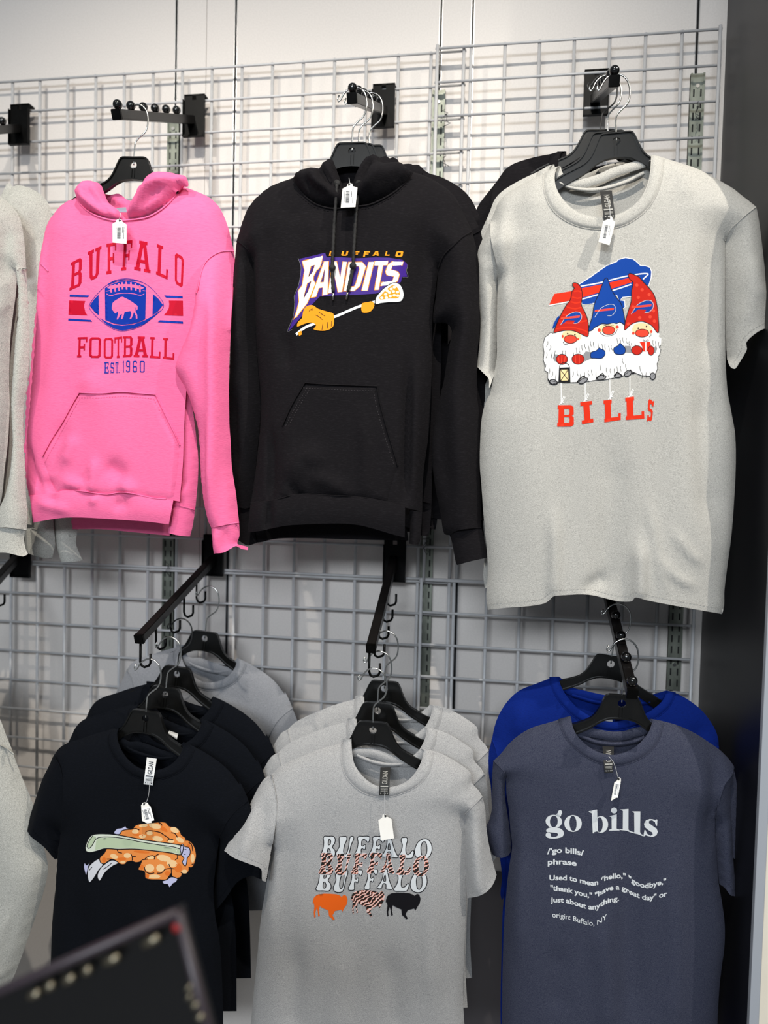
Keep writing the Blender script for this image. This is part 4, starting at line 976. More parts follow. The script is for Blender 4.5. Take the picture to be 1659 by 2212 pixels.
# drawstrings
M_CORD = mat('black_braided_cord', '#100f10', .7, bump=((900, 900, 900), .8, .001)); M_AGLET = mat('metal_aglet', '#8a8886', .3, .9)
for L, kn, tip in ((z5([(708, 225), (703, 310), (697, 400), (690, 500), (685, 620), (680, 735), (682, 800), (686, 890)]), (680, 740), [(686, 885), (684, 940)]), (z5([(842, 228), (834, 310), (826, 400), (819, 520), (812, 640), (808, 725), (795, 800), (776, 885)]), (808, 728), [(777, 880), (766, 935)])):
    P = sK.at(spl(L, step=4), .0075)
    c = MB(); r = .0034; pts = [tuple(p) for p in P]
    rr = [r * (1 + .14 * math.sin(i * 2.2)) for i in range(len(pts))]
    cord = c.tube(pts, rr, 8).build('drawstring', M_CORD, tK, True)
    k = sK.at(z5([kn]), .009)[0]; MB().ball(k, .0068, 10, 8).build('knot', M_CORD, cord, True)
    a = sK.at(z5(tip), .006); MB().tube([tuple(p) for p in a], .0022, 8).build('aglet', M_AGLET, cord, True)
    MB().tube([tuple(P[0] + np.array([0, -.001, .003])), tuple(P[0] + np.array([0, .004, .003]))], .006, 12).build('eyelet', M_CORD, cord, True)

# ---- grey hoodies at the left edge
f1 = lambda L: Q(0, 380, 5.529, L)
f2 = lambda L: Q(0, 780, 4.81, L)
YA = -.30
tA = thing('grey_hoodie', at1(-60, 1180, YA), 'grey fleece hoodie at the left edge, nearer one, light sleeve', 'hoodie', 'hoodies on the rack')
a_sh = [(-75, 392), (-40, 398)] + f1([(0, 245), (60, 282), (130, 350), (190, 420), (230, 490), (257, 570), (282, 720), (300, 900), (312, 1108)])
a_in = f1([(205, 1125), (190, 1400), (150, 1700), (120, 2000)]) + f2([(95, 250), (100, 450), (85, 800), (45, 1150), (10, 1450)]) + [(-20, 1140)]
a_sl = [(-205, 398), (-240, 412), (-285, 450), (-310, 500), (-322, 560)]
a_li = [(-322, 560), (-312, 800), (-318, 1000), (-305, 1140)]
a_nk = [(-205, 398), (-185, 432), (-140, 452), (-100, 436), (-75, 392)]
piece('body', [a_nk, a_sh, f1([(312, 1108), (260, 1108), (205, 1125)]), a_in, [(-20, 1140), (-160, 1150), (-305, 1140)], a_li[::-1], a_sl[::-1]], [a_sh, a_in, a_sl, a_li], YA, .045, .09, F_FLEECE, tA, True, .02, [(f1([(170, 560), (150, 900), (130, 1300)]), 12, -8), (f1([(20, 700), (30, 1100)]), 12, 6), (f1([(180, 1440), (80, 1580), (10, 1700)]), 7, 6)], .011, 81)
piece('hood_side', [[(-205, 398), (-200, 372), (-170, 360), (-150, 375)], [(-150, 375), (-138, 410), (-135, 452)], a_nk[:3][::-1]], [[(-205, 398), (-200, 372), (-170, 360), (-150, 375)], [(-150, 375), (-138, 410), (-135, 452)], a_nk[:3]], YA - .03, .03, .03, F_FLEECE, tA, True, .02, (), .012, 86)
piece('hood_side', [[(-140, 452), (-132, 410), (-115, 368), (-95, 352), (-70, 366), (-75, 392)], a_nk[2:][::-1]], [[(-140, 452), (-132, 410), (-115, 368), (-95, 352), (-70, 366), (-75, 392)], a_nk[2:]], YA - .03, .03, .03, F_FLEECE, tA, True, .02, (), .012, 87)
a_lo = [(-322, 560), (-345, 750), (-350, 950), (-342, 1150), (-340, 1200)]
piece('sleeve', [a_lo, [(-340, 1200), (-305, 1205), (-275, 1200)], [(-275, 1200), (-262, 1000), (-270, 750), (-322, 560)]], [a_lo, [(-275, 1200), (-262, 1000), (-270, 750), (-322, 560)]], YA - .02, .025, .03, F_FLEECE, tA, True, .02, (), .012, 88)
a_o = f1([(312, 1108), (322, 1300), (330, 1450), (345, 1700), (352, 1900), (345, 2200)]) + f2([(282, 250), (248, 450), (240, 650), (246, 900), (262, 1150), (270, 1400), (286, 1620), (276, 1750)])
a_i = f1([(205, 1125), (228, 1400), (224, 1700), (200, 1950), (180, 2212)]) + f2([(137, 300), (130, 450), (140, 700), (143, 900), (110, 1200), (60, 1400), (5, 1530), (-20, 1640), (-20, 1730)])
a_c = f2([(276, 1750), (180, 1745), (80, 1728), (-20, 1730)])
slA, sA = piece('sleeve', [f1([(205, 1125), (260, 1108), (312, 1108)]), a_o, a_c, a_i[::-1]], [a_o, a_i], YA - .042, .024, .03, F_FLEECE, tA, True, .02, [(f1([(290, 1200), (290, 1700), (280, 2200)]), 7, -3)], .007, 82, .002)
ridge('armhole_seam', f1([(205, 1125), (260, 1106), (314, 1106)]), sA, F_FLEECE, tA, 4, .001, .002)
cA1, cA2 = f2([(276, 1750), (250, 1830), (266, 1950), (292, 2004)]), f2([(-20, 1730), (-20, 1990)])
cA, sAc = piece('cuff', [cA1, f2([(292, 2004), (240, 2030), (150, 2010), (60, 1992), (-20, 1990)]), cA2[::-1], a_c[::-1]], [cA1], YA - .040, .02, .035, F_FLEECE, tA, True, .012, (), .010, 83)
ridge('cuff_seam', a_c, sAc, F_FLEECE, cA, 3.5, .001, .002)
YB = -.235
tBk = thing('grey_hoodie', at1(40, 1190, YB), 'grey fleece hoodie partly hidden behind the pink hoodie sleeve', 'hoodie', 'hoodies on the rack')
b_sh = f1([(-40, 330), (20, 240), (52, 170), (70, 110), (95, 84), (130, 98), (150, 128), (200, 110), (280, 120), (360, 150), (440, 190), (520, 252), (580, 340), (622, 460), (650, 600), (670, 800)])
piece('body', [b_sh, f1([(670, 800), (640, 1400), (600, 2212)]), f1([(600, 2212)]) + f2([(380, 600), (340, 1200), (330, 1700)]), f2([(330, 1700), (100, 1690), (-60, 1680)]), f2([(-60, 1680)]) + f1([(-60, 1200), (-40, 330)])], [b_sh], YB, .035, .08, F_FLEECE, tBk, True, .02, [(f1([(160, 140), (140, 240), (120, 330)]), 5, -8), (f1([(470, 500), (460, 900)]), 12, -5)], .012, 84)
for k, (L, r_, b_, l_) in enumerate(((f2([(250, 1500), (400, 1500), (540, 1500)]), f2([(540, 1500), (560, 1740), (572, 1900), (540, 2055)]), f2([(540, 2055), (430, 2040), (300, 2000), (262, 1960)]), f2([(262, 1960), (256, 1800), (250, 1500)])),
                                     (f2([(560, 1500), (680, 1500), (800, 1500)]), f2([(800, 1500), (802, 1760), (790, 1900), (830, 2010), (862, 2072)]), f2([(862, 2072), (760, 2085), (640, 2090)]), f2([(640, 2090), (590, 1950), (565, 1820), (560, 1500)])))):
    o_, s_ = piece('cuff', [L, r_, b_, l_], [r_, l_], YB - .01 + .02 * k, .02, .03, F_FLEECE, tBk, True, .012, (), .010, 85 + k)
    ridge('cuff_seam', [(l_[0][0] + 14, 1141 + 14 * k), (r_[0][0] - 16, 1150 + 8 * k)], s_, F_FLEECE, o_, 3.5, .001, .002)
# lower grey hoodie sleeve at the left edge
f3 = lambda L: Q(0, 1500, 3.1045, L)
YC = -.33
tC = thing('grey_hoodie', at1(-60, 2200, YC), 'grey hoodie sleeve entering at the lower left edge', 'hoodie', 'hoodies on the rack')
c_o = f3([(-120, 20), (-50, 80), (0, 165), (40, 270), (80, 370), (100, 430), (150, 560), (200, 680), (232, 770), (290, 1010), (315, 1110), (321, 1180), (302, 1290), (252, 1450), (180, 1660), (110, 1850), (60, 1962), (0, 2060)])
o_, sC = piece('sleeve', [c_o, [(0, 2163.6), (-120, 2160)], [(-120, 2160), (-120, 1800), (-38.6, 1506.5)]], [c_o], YC, .045, .07, F_FLEECE, tC, True, .03, [(f3([(150, 1350), (60, 1600), (10, 1820)]), 8, 5), (f3([(110, 1820), (60, 1900)]), 10, -7), (f3([(20, 1850), (80, 1800)]), 8, 5)], .011, 91)
ridge('armhole_seam', f3([(-60, 330), (20, 350), (92, 402)]), sC, F_FLEECE, tC, 4, .001, .002)

c_nk = [(-235, 1478), (-215, 1515), (-170, 1535), (-125, 1512), (-105, 1470)]
c_sr = [(-105, 1470), (-75, 1482), (-38.6, 1506.5)]; c_sl = [(-235, 1478), (-290, 1500), (-330, 1545), (-345, 1600)]
c_r = [(-38.6, 1506.5), (-20, 1700), (-25, 2000), (-30, 2250)]; c_l = [(-345, 1600), (-335, 1800), (-335, 2050), (-330, 2250)]
piece('body', [c_nk, c_sr, c_r, [(-30, 2250), (-170, 2260), (-330, 2250)], c_l[::-1], c_sl[::-1]], [c_sr, c_r, c_sl, c_l], YC + .02, .04, .09, F_FLEECE, tC, True, .02, (), .014, 92)
c_lo = [(-345, 1600), (-380, 1800), (-395, 2000), (-380, 2200)]; c_lin = [(-320, 2205), (-300, 2000), (-310, 1800), (-345, 1600)]
piece('sleeve', [c_lo, [(-380, 2200), (-350, 2210), (-320, 2205)], c_lin], [c_lo, c_lin], YC, .03, .04, F_FLEECE, tC, True, .02, (), .014, 93)
for L_, R_ in (([(-235, 1478), (-232, 1450), (-200, 1432), (-180, 1450), (-170, 1535)], c_nk[:3]), ([(-170, 1535), (-160, 1470), (-130, 1430), (-100, 1445), (-105, 1470)], c_nk[2:])):
    piece('hood_side', [L_, R_[::-1]], [L_, R_], YC - .01, .03, .03, F_FLEECE, tC, True, .02, (), .012, 94)
# ------------------------------------------------------------------ prints: thin ink layers lying on the cloth
INK = lambda n, c, r=.6: mat('ink_' + n, c, r, spec=.12)
I_RED = INK('red', '#b8092a'); I_BLUE = INK('blue', '#052f96'); I_PURPLE = INK('purple', '#3d2180', .4); I_WHITE = INK('white', '#f1f0ee'); I_ORANGE = INK('orange', '#f59a1f')
I_BLACK = INK('black', '#17161a'); I_ORRED = INK('orange_red', '#dc2f12'); I_DKRED = INK('brick_red', '#c02010'); I_ROYAL = INK('royal', '#053f98'); I_PEACH = INK('peach', '#f2d2a0')
I_GREY = INK('grey', '#8d8d90'); I_DIM = INK('dim_white', '#d6dade'); I_NOSE = INK('nose_red', '#f0452f'); I_CREAM = INK('cream', '#f4d9a0')
I_WING = INK('wing_orange', '#ee9048'); I_WINGD = INK('wing_deep', '#e5782f'); I_WINGL = INK('wing_pale', '#f8cf98'); I_CEL = INK('celery', '#bccbaa'); I_CELL = INK('celery_pale', '#dbe1d0'); I_LAV = INK('lavender', '#c3c4e4'); I_BONE = INK('bone', '#d9d9de')
I_TANG = INK('tangerine', '#f3681c'); I_LIP = INK('pale_grey', '#dfe2e4'); I_LINE = INK('olive_line', '#5a5a4c'); I_EDGE = INK('film_edge', '#6b6a70', .3); I_NETW = INK('net_white', '#f3e6d2')
def tiger():
    m = bpy.data.materials.new('ink_tiger_stripes'); m.use_nodes = True; nt = m.node_tree; N = nt.nodes; K = nt.links; b = N['Principled BSDF']; b.inputs['Roughness'].default_value = .55
    tc = N.new('ShaderNodeTexCoord'); mp = N.new('ShaderNodeMapping'); mp.inputs['Rotation'].default_value = (0, .75, 0); K.new(tc.outputs['Object'], mp.inputs[0])
    wv = N.new('ShaderNodeTexWave'); wv.inputs['Scale'].default_value = 52; wv.inputs['Distortion'].default_value = 9; wv.inputs['Detail'].default_value = 2; wv.inputs['Detail Scale'].default_value = 1.6; wv.bands_direction = 'Z'
    K.new(mp.outputs[0], wv.inputs[0]); r = N.new('ShaderNodeValToRGB'); e = r.color_ramp.elements
    e[0].position = .50; e[0].color = srgb('#16130f'); e[1].position = .60; e[1].color = srgb('#e8622c')
    x = e.new(.74); x.color = srgb('#f2a48c'); x = e.new(.90); x.color = srgb('#f3d3cc')
    K.new(wv.outputs['Color'], r.inputs[0]); K.new(r.outputs[0], b.inputs['Base Color']); return m
I_TIGER = tiger()
def ink(name, polys, surf, m, parent, lvl=0, step=9.0):
    step = min(step * .75, 5.5)
    W, T = fill([list(p) for p in polys], step, step)
    V = surf.at(W, .0006 + lvl * .0001)
    return mesh(name, V, orient(V, T, -1), m, parent)
SPLIT = {'printed_stripes', 'printed_sleeves', 'printed_shoes', 'printed_red_mittens', 'printed_blue_mittens', 'printed_cheeks', 'printed_eyes', 'hat_dots', 'net_holes', 'wing_shading', 'wing_highlights'}
def inkm(name, shapes, surf, m, parent, lvl=0, step=9.0):
    """several printed shapes of one colour as one flat layer"""
    if name in SPLIT: return [ink(name, q, surf, m, parent, lvl, step) for q in shapes][0]
    Vs = []; Ts = []; n = 0; step = min(step * .75, 5.5)
    for polys in shapes:
        W, T = fill([list(p) for p in polys], step, step); V = surf.at(W, .0006 + lvl * .0001); T = orient(V, T, -1)
        Vs.append(V); Ts.append(T + n); n += len(V)
    return mesh(name, np.vstack(Vs), np.vstack(Ts), m, parent)
def lines(name, Ls, surf, m, parent, w, lvl=3, closed=False, step=4):
    Vs = []; Fs = []; n = 0
    for L in Ls:
        S = np.array(spl(L, closed, step) if len(L) > 2 else spl(L, False, step))
        if closed: S = np.vstack([S, S[:1]])
        if len(S) < 2: continue
        d = np.gradient(S, axis=0)
        if closed: d[0] = d[-1] = S[1] - S[-2]
        d /= np.maximum(1e-6, np.hypot(*d.T))[:, None]; q = np.column_stack([-d[:, 1], d[:, 0]]) * w / 2
        P = np.vstack([S + q, S - q]); k = len(S); V = surf.at(P, .0006 + lvl * .0001)
        F = np.array([(i, i + 1, k + i + 1, k + i) for i in range(k - 1)]); Vs.append(V); Fs.append(F + n); n += 2 * k
    V = np.vstack(Vs); F = np.vstack(Fs)
    a, b, c = V[F[:, 0]], V[F[:, 1]], V[F[:, 2]]; bad = np.cross(b - a, c - a)[:, 1] > 0; F[bad] = F[bad][:, ::-1]
    return mesh(name, V, F, m, parent)
def ell(cx, cy, rx, ry, n=22, rot=0.0):
    c, s = math.cos(rot), math.sin(rot)
    return [(cx + rx * math.cos(a) * c - ry * math.sin(a) * s, cy + rx * math.cos(a) * s + ry * math.sin(a) * c) for a in [2 * math.pi * k / n for k in range(n)]]
# glyphs in a unit box (x right, y up): list of rings
def slab(ch, w=.25, h=.11, s=.12):
    """slab letters: w stem width, h stroke height, s serif"""
    W = s + w; t = 1 - h
    if ch == 'F': return [[(0,0),(W+s,0),(W+s,h),(W,h),(W,.44),(.62,.44),(.62,.34),(.76,.34),(.76,.66),(.62,.66),(.62,.55),(W,.55),(W,t),(.84,t),(.84,.74),(.97,.74),(.97,1),(0,1),(0,t),(s,t),(s,h),(0,h)]]
    if ch == 'E': return [[(0,0),(.97,0),(.97,.28),(.84,.28),(.84,h),(W,h),(W,.44),(.66,.44),(.66,.34),(.78,.34),(.78,.66),(.66,.66),(.66,.55),(W,.55),(W,t),(.84,t),(.84,.74),(.97,.74),(.97,1),(0,1),(0,t),(s,t),(s,h),(0,h)]]
    if ch == 'B': return [[(0,0),(.82,0),(.97,.1),(.97,.43),(.86,.5),(.97,.58),(.97,.9),(.82,1),(0,1),(0,t),(s,t),(s,h),(0,h)], [(W,.55),(W,t),(.66,t),(.72,t-.05),(.72,.6),(.66,.55)], [(W,h),(W,.45),(.66,.45),(.72,.4),(.72,h+.05),(.66,h)]]
    if ch == 'U': return [[(0,1),(0,t),(.1,t),(.1,.12),(.26,0),(.74,0),(.9,.12),(.9,t),(1,t),(1,1),(.9-w-.1,1),(.9-w-.1,t),(.9-w,t),(.9-w,.18),(.6,h),(.4,h),(.1+w,.18),(.1+w,t),(.2+w,t),(.2+w,1)]]
    if ch == 'A': return [[(0,0),(.40,0),(.40,h),(.31,h),(.35,.27),(.65,.27),(.69,h),(.60,h),(.60,0),(1,0),(1,h),(.92,h),(.68,t),(.75,t),(.75,1),(.25,1),(.25,t),(.32,t),(.08,h),(0,h)], [(.38,.38),(.62,.38),(.5,.82)]]
    if ch == 'L': return [[(0,0),(.97,0),(.97,.32),(.83,.32),(.83,h),(W,h),(W,t),(W+s,t),(W+s,1),(0,1),(0,t),(s,t),(s,h),(0,h)]]
    if ch == 'O' or ch == '0': return [[(.2,0),(.8,0),(1,.09),(1,.91),(.8,1),(.2,1),(0,.91),(0,.09)], [(w+.08,h),(1-w-.08,h),(1-w,h+.05),(1-w,t-.05),(1-w-.08,t),(w+.08,t),(w,t-.05),(w,h+.05)]]
    if ch == 'T': a = .5 - w/2; b = .5 + w/2; return [[(a-s*.7,0),(b+s*.7,0),(b+s*.7,h),(b,h),(b,t),(.86,t),(.86,.72),(1,.72),(1,1),(0,1),(0,.72),(.14,.72),(.14,t),(a,t),(a,h),(a-s*.7,h)]]
    if ch == 'I': return [[(0,0),(1,0),(1,h),(.76,h),(.76,t),(1,t),(1,1),(0,1),(0,t),(.24,t),(.24,h),(0,h)]]
    if ch == '1': return [[(.1,0),(.95,0),(.95,h*.7),(.7,h*.7),(.7,1),(.45,1),(.1,.88),(.1,.8),(.38,.86),(.38,h*.7),(.1,h*.7)]]
    if ch == '9': return [[(.2,0),(.8,0),(1,.09),(1,.91),(.8,1),(.2,1),(0,.91),(0,.55),(.2,.46),(1-w,.46),(1-w,h+.03),(w,h),(w,.22),(0,.22),(0,.09)], [(w,.56),(1-w,.56),(1-w,t-.03),(w,t-.03)]]
    if ch == '6': return [[(1-x, 1-y) for x, y in r] for r in slab('9', w, h, s)]
    if ch == 'S': return [[(0,0),(.14,0),(.2,.06),(.8,0),(1,.1),(1,.47),(.85,.55),(w,.60),(w,t-.04),(1-w,t-.04),(1-w,.72),(1,.72),(1,1),(.88,1),(.82,.95),(.2,1),(0,.9),(0,.56),(.15,.47),(1-w,.42),(1-w,h+.03),(w,h+.03),(w,.28),(0,.28)]]
def sans(ch, w=.30, h=.17):
    t = 1 - h
    if ch == 'A': return [[(0,0),(w,0),(w+.06,.24),(.94-w,.24),(1-w,0),(1,0),(.72,1),(.28,1)], [(.40,.40),(.60,.40),(.5,.80)]]
    if ch == 'N': return [[(0,0),(w,0),(w,.52),(1-w,0),(1,0),(1,1),(1-w,1),(1-w,.48),(w,1),(0,1)]]
    if ch == 'D': return [[(0,0),(.72,0),(1,.16),(1,.84),(.72,1),(0,1)], [(w,h),(.62,h),(1-w,.26),(1-w,.74),(.62,t),(w,t)]]
    if ch == 'I': return [[(0,0),(1,0),(1,1),(0,1)]]
    if ch == 'T': return [[(.5-w/2-.02,0),(.5+w/2-.02,0),(.5+w/2,t),(1,t),(1,1),(0,1),(0,t),(.5-w/2,t)]]
    if ch == 'S': return [[(0,.0),(.75,0),(1,.14),(1,.44),(.84,.56),(w,.66),(w,t-.02),(1,t),(1,1),(.22,1),(0,.86),(0,.58),(.16,.44),(1-w,.36),(1-w,h+.01),(0,h)]]
    if ch == 'B': return [[(0,0),(.8,0),(1,.14),(1,.42),(.88,.5),(1,.58),(1,.86),(.8,1),(0,1)], [(w,.58),(w,t),(1-w,t),(1-w,.58)], [(w,h),(w,.42),(1-w,.42),(1-w,h)]]
    if ch == 'U': return [[(0,1),(0,.14),(.2,0),(.8,0),(1,.14),(1,1),(1-w,1),(1-w,h),(w,h),(w,1)]]
    if ch == 'F': return [[(0,0),(w,0),(w,.40),(.8,.40),(.8,.58),(w,.58),(w,t),(1,t),(1,1),(0,1)]]
    if ch == 'L': return [[(0,0),(1,0),(1,h),(w,h),(w,1),(0,1)]]
    if ch == 'O': return [[(.2,0),(.8,0),(1,.14),(1,.86),(.8,1),(.2,1),(0,.86),(0,.14)], [(w,h),(1-w,h),(1-w,t),(w,t)]]
def cur(pts): return spl(pts, True, .06)
def groovy(ch):
    """1970s flared letters"""
    if ch == 'B': return [cur([(.02,.06),(.12,.0),(.5,.0),(.86,.0),(1,.12),(.98,.32),(.80,.50),(.93,.66),(.97,.85),(.84,.99),(.5,1),(.24,1),(.18,.93),(.22,.7),(.18,.4),(.08,.18)]), cur([(.52,.58),(.54,.84),(.62,.86),(.68,.74),(.63,.6)]), cur([(.50,.14),(.50,.40),(.58,.42),(.68,.28),(.64,.14)])]
    if ch == 'U': return [cur([(.02,.2),(.12,.04),(.4,-.02),(.72,.03),(.84,.25),(.9,.6),(1,.88),(.97,1),(.8,1),(.76,.85),(.76,.5),(.68,.2),(.56,.16),(.48,.3),(.50,.6),(.60,.86),(.55,1),(.3,1),(.14,.97),(.15,.8),(.2,.55),(.08,.32)])]
    if ch == 'F': return [cur([(.0,.06),(.1,.0),(.4,.0),(.54,.04),(.52,.18),(.50,.40),(.60,.42),(.70,.36),(.78,.40),(.78,.58),(.72,.62),(.60,.54),(.50,.56),(.50,.8),(.60,.86),(.80,.78),(.92,.70),(1,.78),(1,.96),(.92,1),(.5,1),(.26,1),(.18,.93),(.24,.7),(.2,.4),(.06,.18)])]
    if ch == 'A': return [cur([(.0,.04),(.08,.0),(.26,.0),(.32,.06),(.34,.2),(.42,.27),(.56,.25),(.58,.1),(.56,.02),(.66,.0),(.95,.0),(1,.06),(.92,.2),(.82,.5),(.74,.85),(.70,.98),(.58,1),(.40,1),(.30,.96),(.34,.85),(.28,.5),(.12,.2)]), cur([(.40,.40),(.46,.68),(.52,.70),(.55,.40)])]
    if ch == 'L': return [cur([(.0,.06),(.1,.0),(.5,.0),(.85,.02),(.93,.1),(1,.3),(.96,.40),(.86,.36),(.74,.24),(.58,.18),(.48,.28),(.48,.6),(.58,.88),(.52,1),(.34,1),(.18,.98),(.14,.88),(.24,.65),(.18,.35),(.04,.16)])]
    if ch == 'O': return [cur([(.0,.4),(.1,.12),(.35,.0),(.65,.02),(.88,.2),(1,.5),(.92,.82),(.7,1),(.42,.98),(.15,.8)]), cur([(.36,.5),(.42,.2),(.55,.14),(.68,.3),(.70,.6),(.62,.86),(.48,.86),(.38,.7)])]
def place(rings, c):
    """unit box -> pixel quad (tl, tr, br, bl)"""
    c = np.array(c, float)
    return [[tuple((c[3]*(1-x) + c[2]*x)*(1-y) + (c[0]*(1-x) + c[1]*x)*y) for x, y in r] for r in rings]
def text_on(name, s, base, hpx, surf, m, parent, bold=.0, lvl=1, slant=0.0, x0=None, x1=None):
    """text set along a pixel baseline, letters hpx tall"""
    V, F = text_tris(s, bold); V = V - np.array([V[:, 0].min(), 0]); Wd = V[:, 0].max()
    B = np.array(spl(base, step=2)); t = (B[:, 0] - B[0, 0]) / (B[-1, 0] - B[0, 0])
    u = V[:, 0] / Wd
    px = B[0, 0] + u * (B[-1, 0] - B[0, 0]) + slant * V[:, 1]; py = np.interp(u, t, B[:, 1]) - V[:, 1] * hpx / .70
    W = surf.at(np.column_stack([px, py]), .0006 + lvl * .0001); F = np.array(F)
    return mesh(name, W, orient(W, F, -1), m, parent)

# ---- pink hoodie
e1 = lambda L: Q(130, 510, 5.53, L)
e2 = lambda L: Q(130, 700, 5.53, L)
W1 = [('B', [(128,318),(264,248),(258,585),(108,652)]), ('U', [(330,190),(492,116),(470,480),(338,545)]), ('F', [(553,93),(672,74),(672,436),(552,456)]), ('F', [(750,60),(866,46),(850,402),(727,412)]), ('A', [(897,44),(1090,80),(1077,440),(883,402)]), ('L', [(1156,94),(1305,150),(1286,520),(1144,455)]), ('O', [(1370,192),(1480,258),(1462,622),(1370,560)])]
wP = inkm('printed_word', [place(slab(c, .25, .10, .12), e1(q)) for c, q in W1], sP, I_RED, tP, 1, 7); wP['label'] = 'arched red word BUFFALO'
W2 = [('F', [(208,157),(328,154),(322,396),(200,398)]), ('O', [(350,158),(488,158),(482,405),(345,402)]), ('O', [(520,167),(633,164),(630,412),(520,412)]), ('T', [(648,158),(740,148),(738,402),(646,406)]), ('B', [(750,147),(868,144),(864,392),(748,397)]), ('A', [(884,146),(1052,150),(1050,398),(876,394)]), ('L', [(1074,154),(1206,160),(1200,412),(1068,402)]), ('L', [(1230,164),(1372,176),(1364,430),(1226,412)])]
inkm('printed_word', [place(slab(c, .20, .10, .11), e2(q)) for c, q in W2], sP, I_RED, tP, 1, 7)['label'] = 'red word FOOTBALL'
W3 = [('E', [(527,457),(581,455),(581,588),(525,588)]), ('S', [(602,458),(643,456),(641,586),(602,588)]), ('T', [(660,456),(695,450),(693,584),(662,586)]), ('1', [(744,440),(768,438),(766,575),(746,577)]), ('9', [(788,438),(835,436),(832,575),(788,577)]), ('6', [(868,440),(918,438),(916,576),(867,577)]), ('0', [(950,440),(1010,440),(1008,577),(950,577)])]
inkm('printed_word', [place(slab(c, .22, .09, .1), e2(q)) for c, q in W3] + [[e2([(697,570),(707,570),(707,582),(697,582)])]], sP, I_BLUE, tP, 1, 6)['label'] = 'small blue EST. 1960'
OUTF = spl([(340,830),(360,790),(430,700),(530,602),(640,532),(760,505),(860,512),(960,540),(1060,595),(1150,682),(1220,772),(1239,822),(1225,870),(1170,922),(1100,982),(1000,1057),(880,1112),(740,1136),(640,1116),(550,1062),(460,992),(390,922),(346,862)], True, 25)
ft = inkm('printed_football', [[e1(spl([(352,832),(400,760),(458,700)], step=20) + [(460,945), (410, 905)])], [e1([(533,622),(600,580),(700,545),(800,535),(900,548),(1000,592),(1026,610),(1016,992),(940,1026),(860,1048),(740,1058),(640,1044),(538,1000)])],
      [e1([(1108,692),(1170,745),(1228,822),(1170,895),(1102,945)])], [e1([(470,975),(545,1020),(640,1058),(740,1070),(880,1054),(1015,1004),(1110,948),(1200,884),(1165,922),(1095,980),(1000,1050),(880,1102),(740,1126),(645,1106),(555,1055)])],
      [e1(OUTF), e1([((x - 790) * .986 + 790, (y - 825) * .982 + 825) for x, y in OUTF])], [e1([(530, 598), (640, 540), (760, 515), (880, 522), (980, 556), (900, 535), (790, 526), (680, 540), (590, 575)])]], sP, I_BLUE, tP, 1, 8)
ft['label'] = 'blue printed football'
BUFL = [(615,860),(625,800),(650,775),(690,750),(720,730),(745,725),(790,745),(850,780),(900,815),(925,835),(925,870),(914,888),(908,845),(900,855),(900,900),(920,940),(922,985),(905,990),(903,950),(880,905),(870,940),(850,985),(830,990),(850,930),(840,895),(770,905),(755,960),(740,993),(725,990),(740,930),(715,940),(690,995),(675,995),(690,930),(685,900),(660,925),(645,910),(635,895),(620,880)]
ink('printed_buffalo', [e1(BUFL)], sP, F_PINK, ft, 2, 6)['label'] = 'pink buffalo inside the football'
lc = [(560, 618), (600, 590), (700, 578), (790, 572), (880, 580), (960, 600), (1005, 618), (960, 640), (880, 616), (790, 606), (700, 612), (610, 632)]
tk = [[(x - 11, y0), (x + 9, y0), (x + 13, y1), (x - 5, y1)] for x, y0, y1 in ((605, 590, 672), (655, 575, 665), (700, 562, 652), (740, 552, 638), (790, 546, 640), (845, 552, 645), (900, 566, 650), (950, 588, 668))]
inkm('printed_laces', [[e1(lc)]] + [[e1(t_)] for t_ in tk], sP, F_PINK, ft, 2, 6)
lines('printed_seam_lines', [e1([(555, 690), (600, 712), (680, 690), (780, 682), (880, 690), (960, 708), (1005, 690)]), e1([(545, 660), (600, 650)]), e1([(985, 650), (1020, 655)])], sP, F_PINK, ft, 1.2, 2)
inkm('printed_stripes', [[e1(q)] for q in ([(113,698),(350,708),(330,730),(112,725)], [(97,985),(362,1000),(383,1023),(95,1008)], [(1240,708),(1463,716),(1463,742),(1266,735)], [(1190,1005),(1467,1020),(1467,1046),(1166,1027)])], sP, I_BLUE, tP, 1, 7)
inkm('printed_stripes', [[e1(q)] for q in ([(107,768),(298,775),(286,810),(286,850),(300,910),(325,945),(98,937)], [(1297,770),(1465,772),(1468,953),(1238,943),(1270,910),(1298,860),(1303,810)])], sP, I_RED, tP, 1, 8)

# ---- black hoodie: word mark with stick and gloves (the figure holding it is left out)
e3 = lambda L: Q(600, 520, 5.184, L)
back = [(240,205),(530,135),(548,185),(700,185),(900,196),(1100,186),(1250,190),(1400,215),(1450,262),(1445,300),(1432,330),(1450,402),(1392,405),(1380,460),(1320,505),(1100,592),(900,605),(640,612),(470,625),(330,770),(240,880),(150,985),(118,1012),(180,860),(196,690),(192,620),(240,500),(266,300)]
bd = ink('printed_banner', [e3(back)], sK, I_PURPLE, tK, 0, 8); bd['label'] = 'purple banner behind the word BANDITS'
lines('film_outline', [e3([(228,196),(260,300),(232,500),(184,620),(188,690),(172,850),(108,1020),(160,992)])], sK, I_EDGE, bd, .9, 1)
lines('film_outline', [e3([(1455,262),(1450,300),(1440,330),(1458,408),(1398,412)])], sK, I_EDGE, bd, .9, 1)
Bb = [[(272,228),(505,170),(492,240),(470,305),(435,335),(402,398),(400,440),(424,478),(380,590),(330,700),(205,860),(178,884),(215,770),(236,680),(228,560),(272,500),(298,330)], [(372,285),(412,272),(388,350),(345,402)], [(330,478),(372,455),(340,560),(290,645)]]
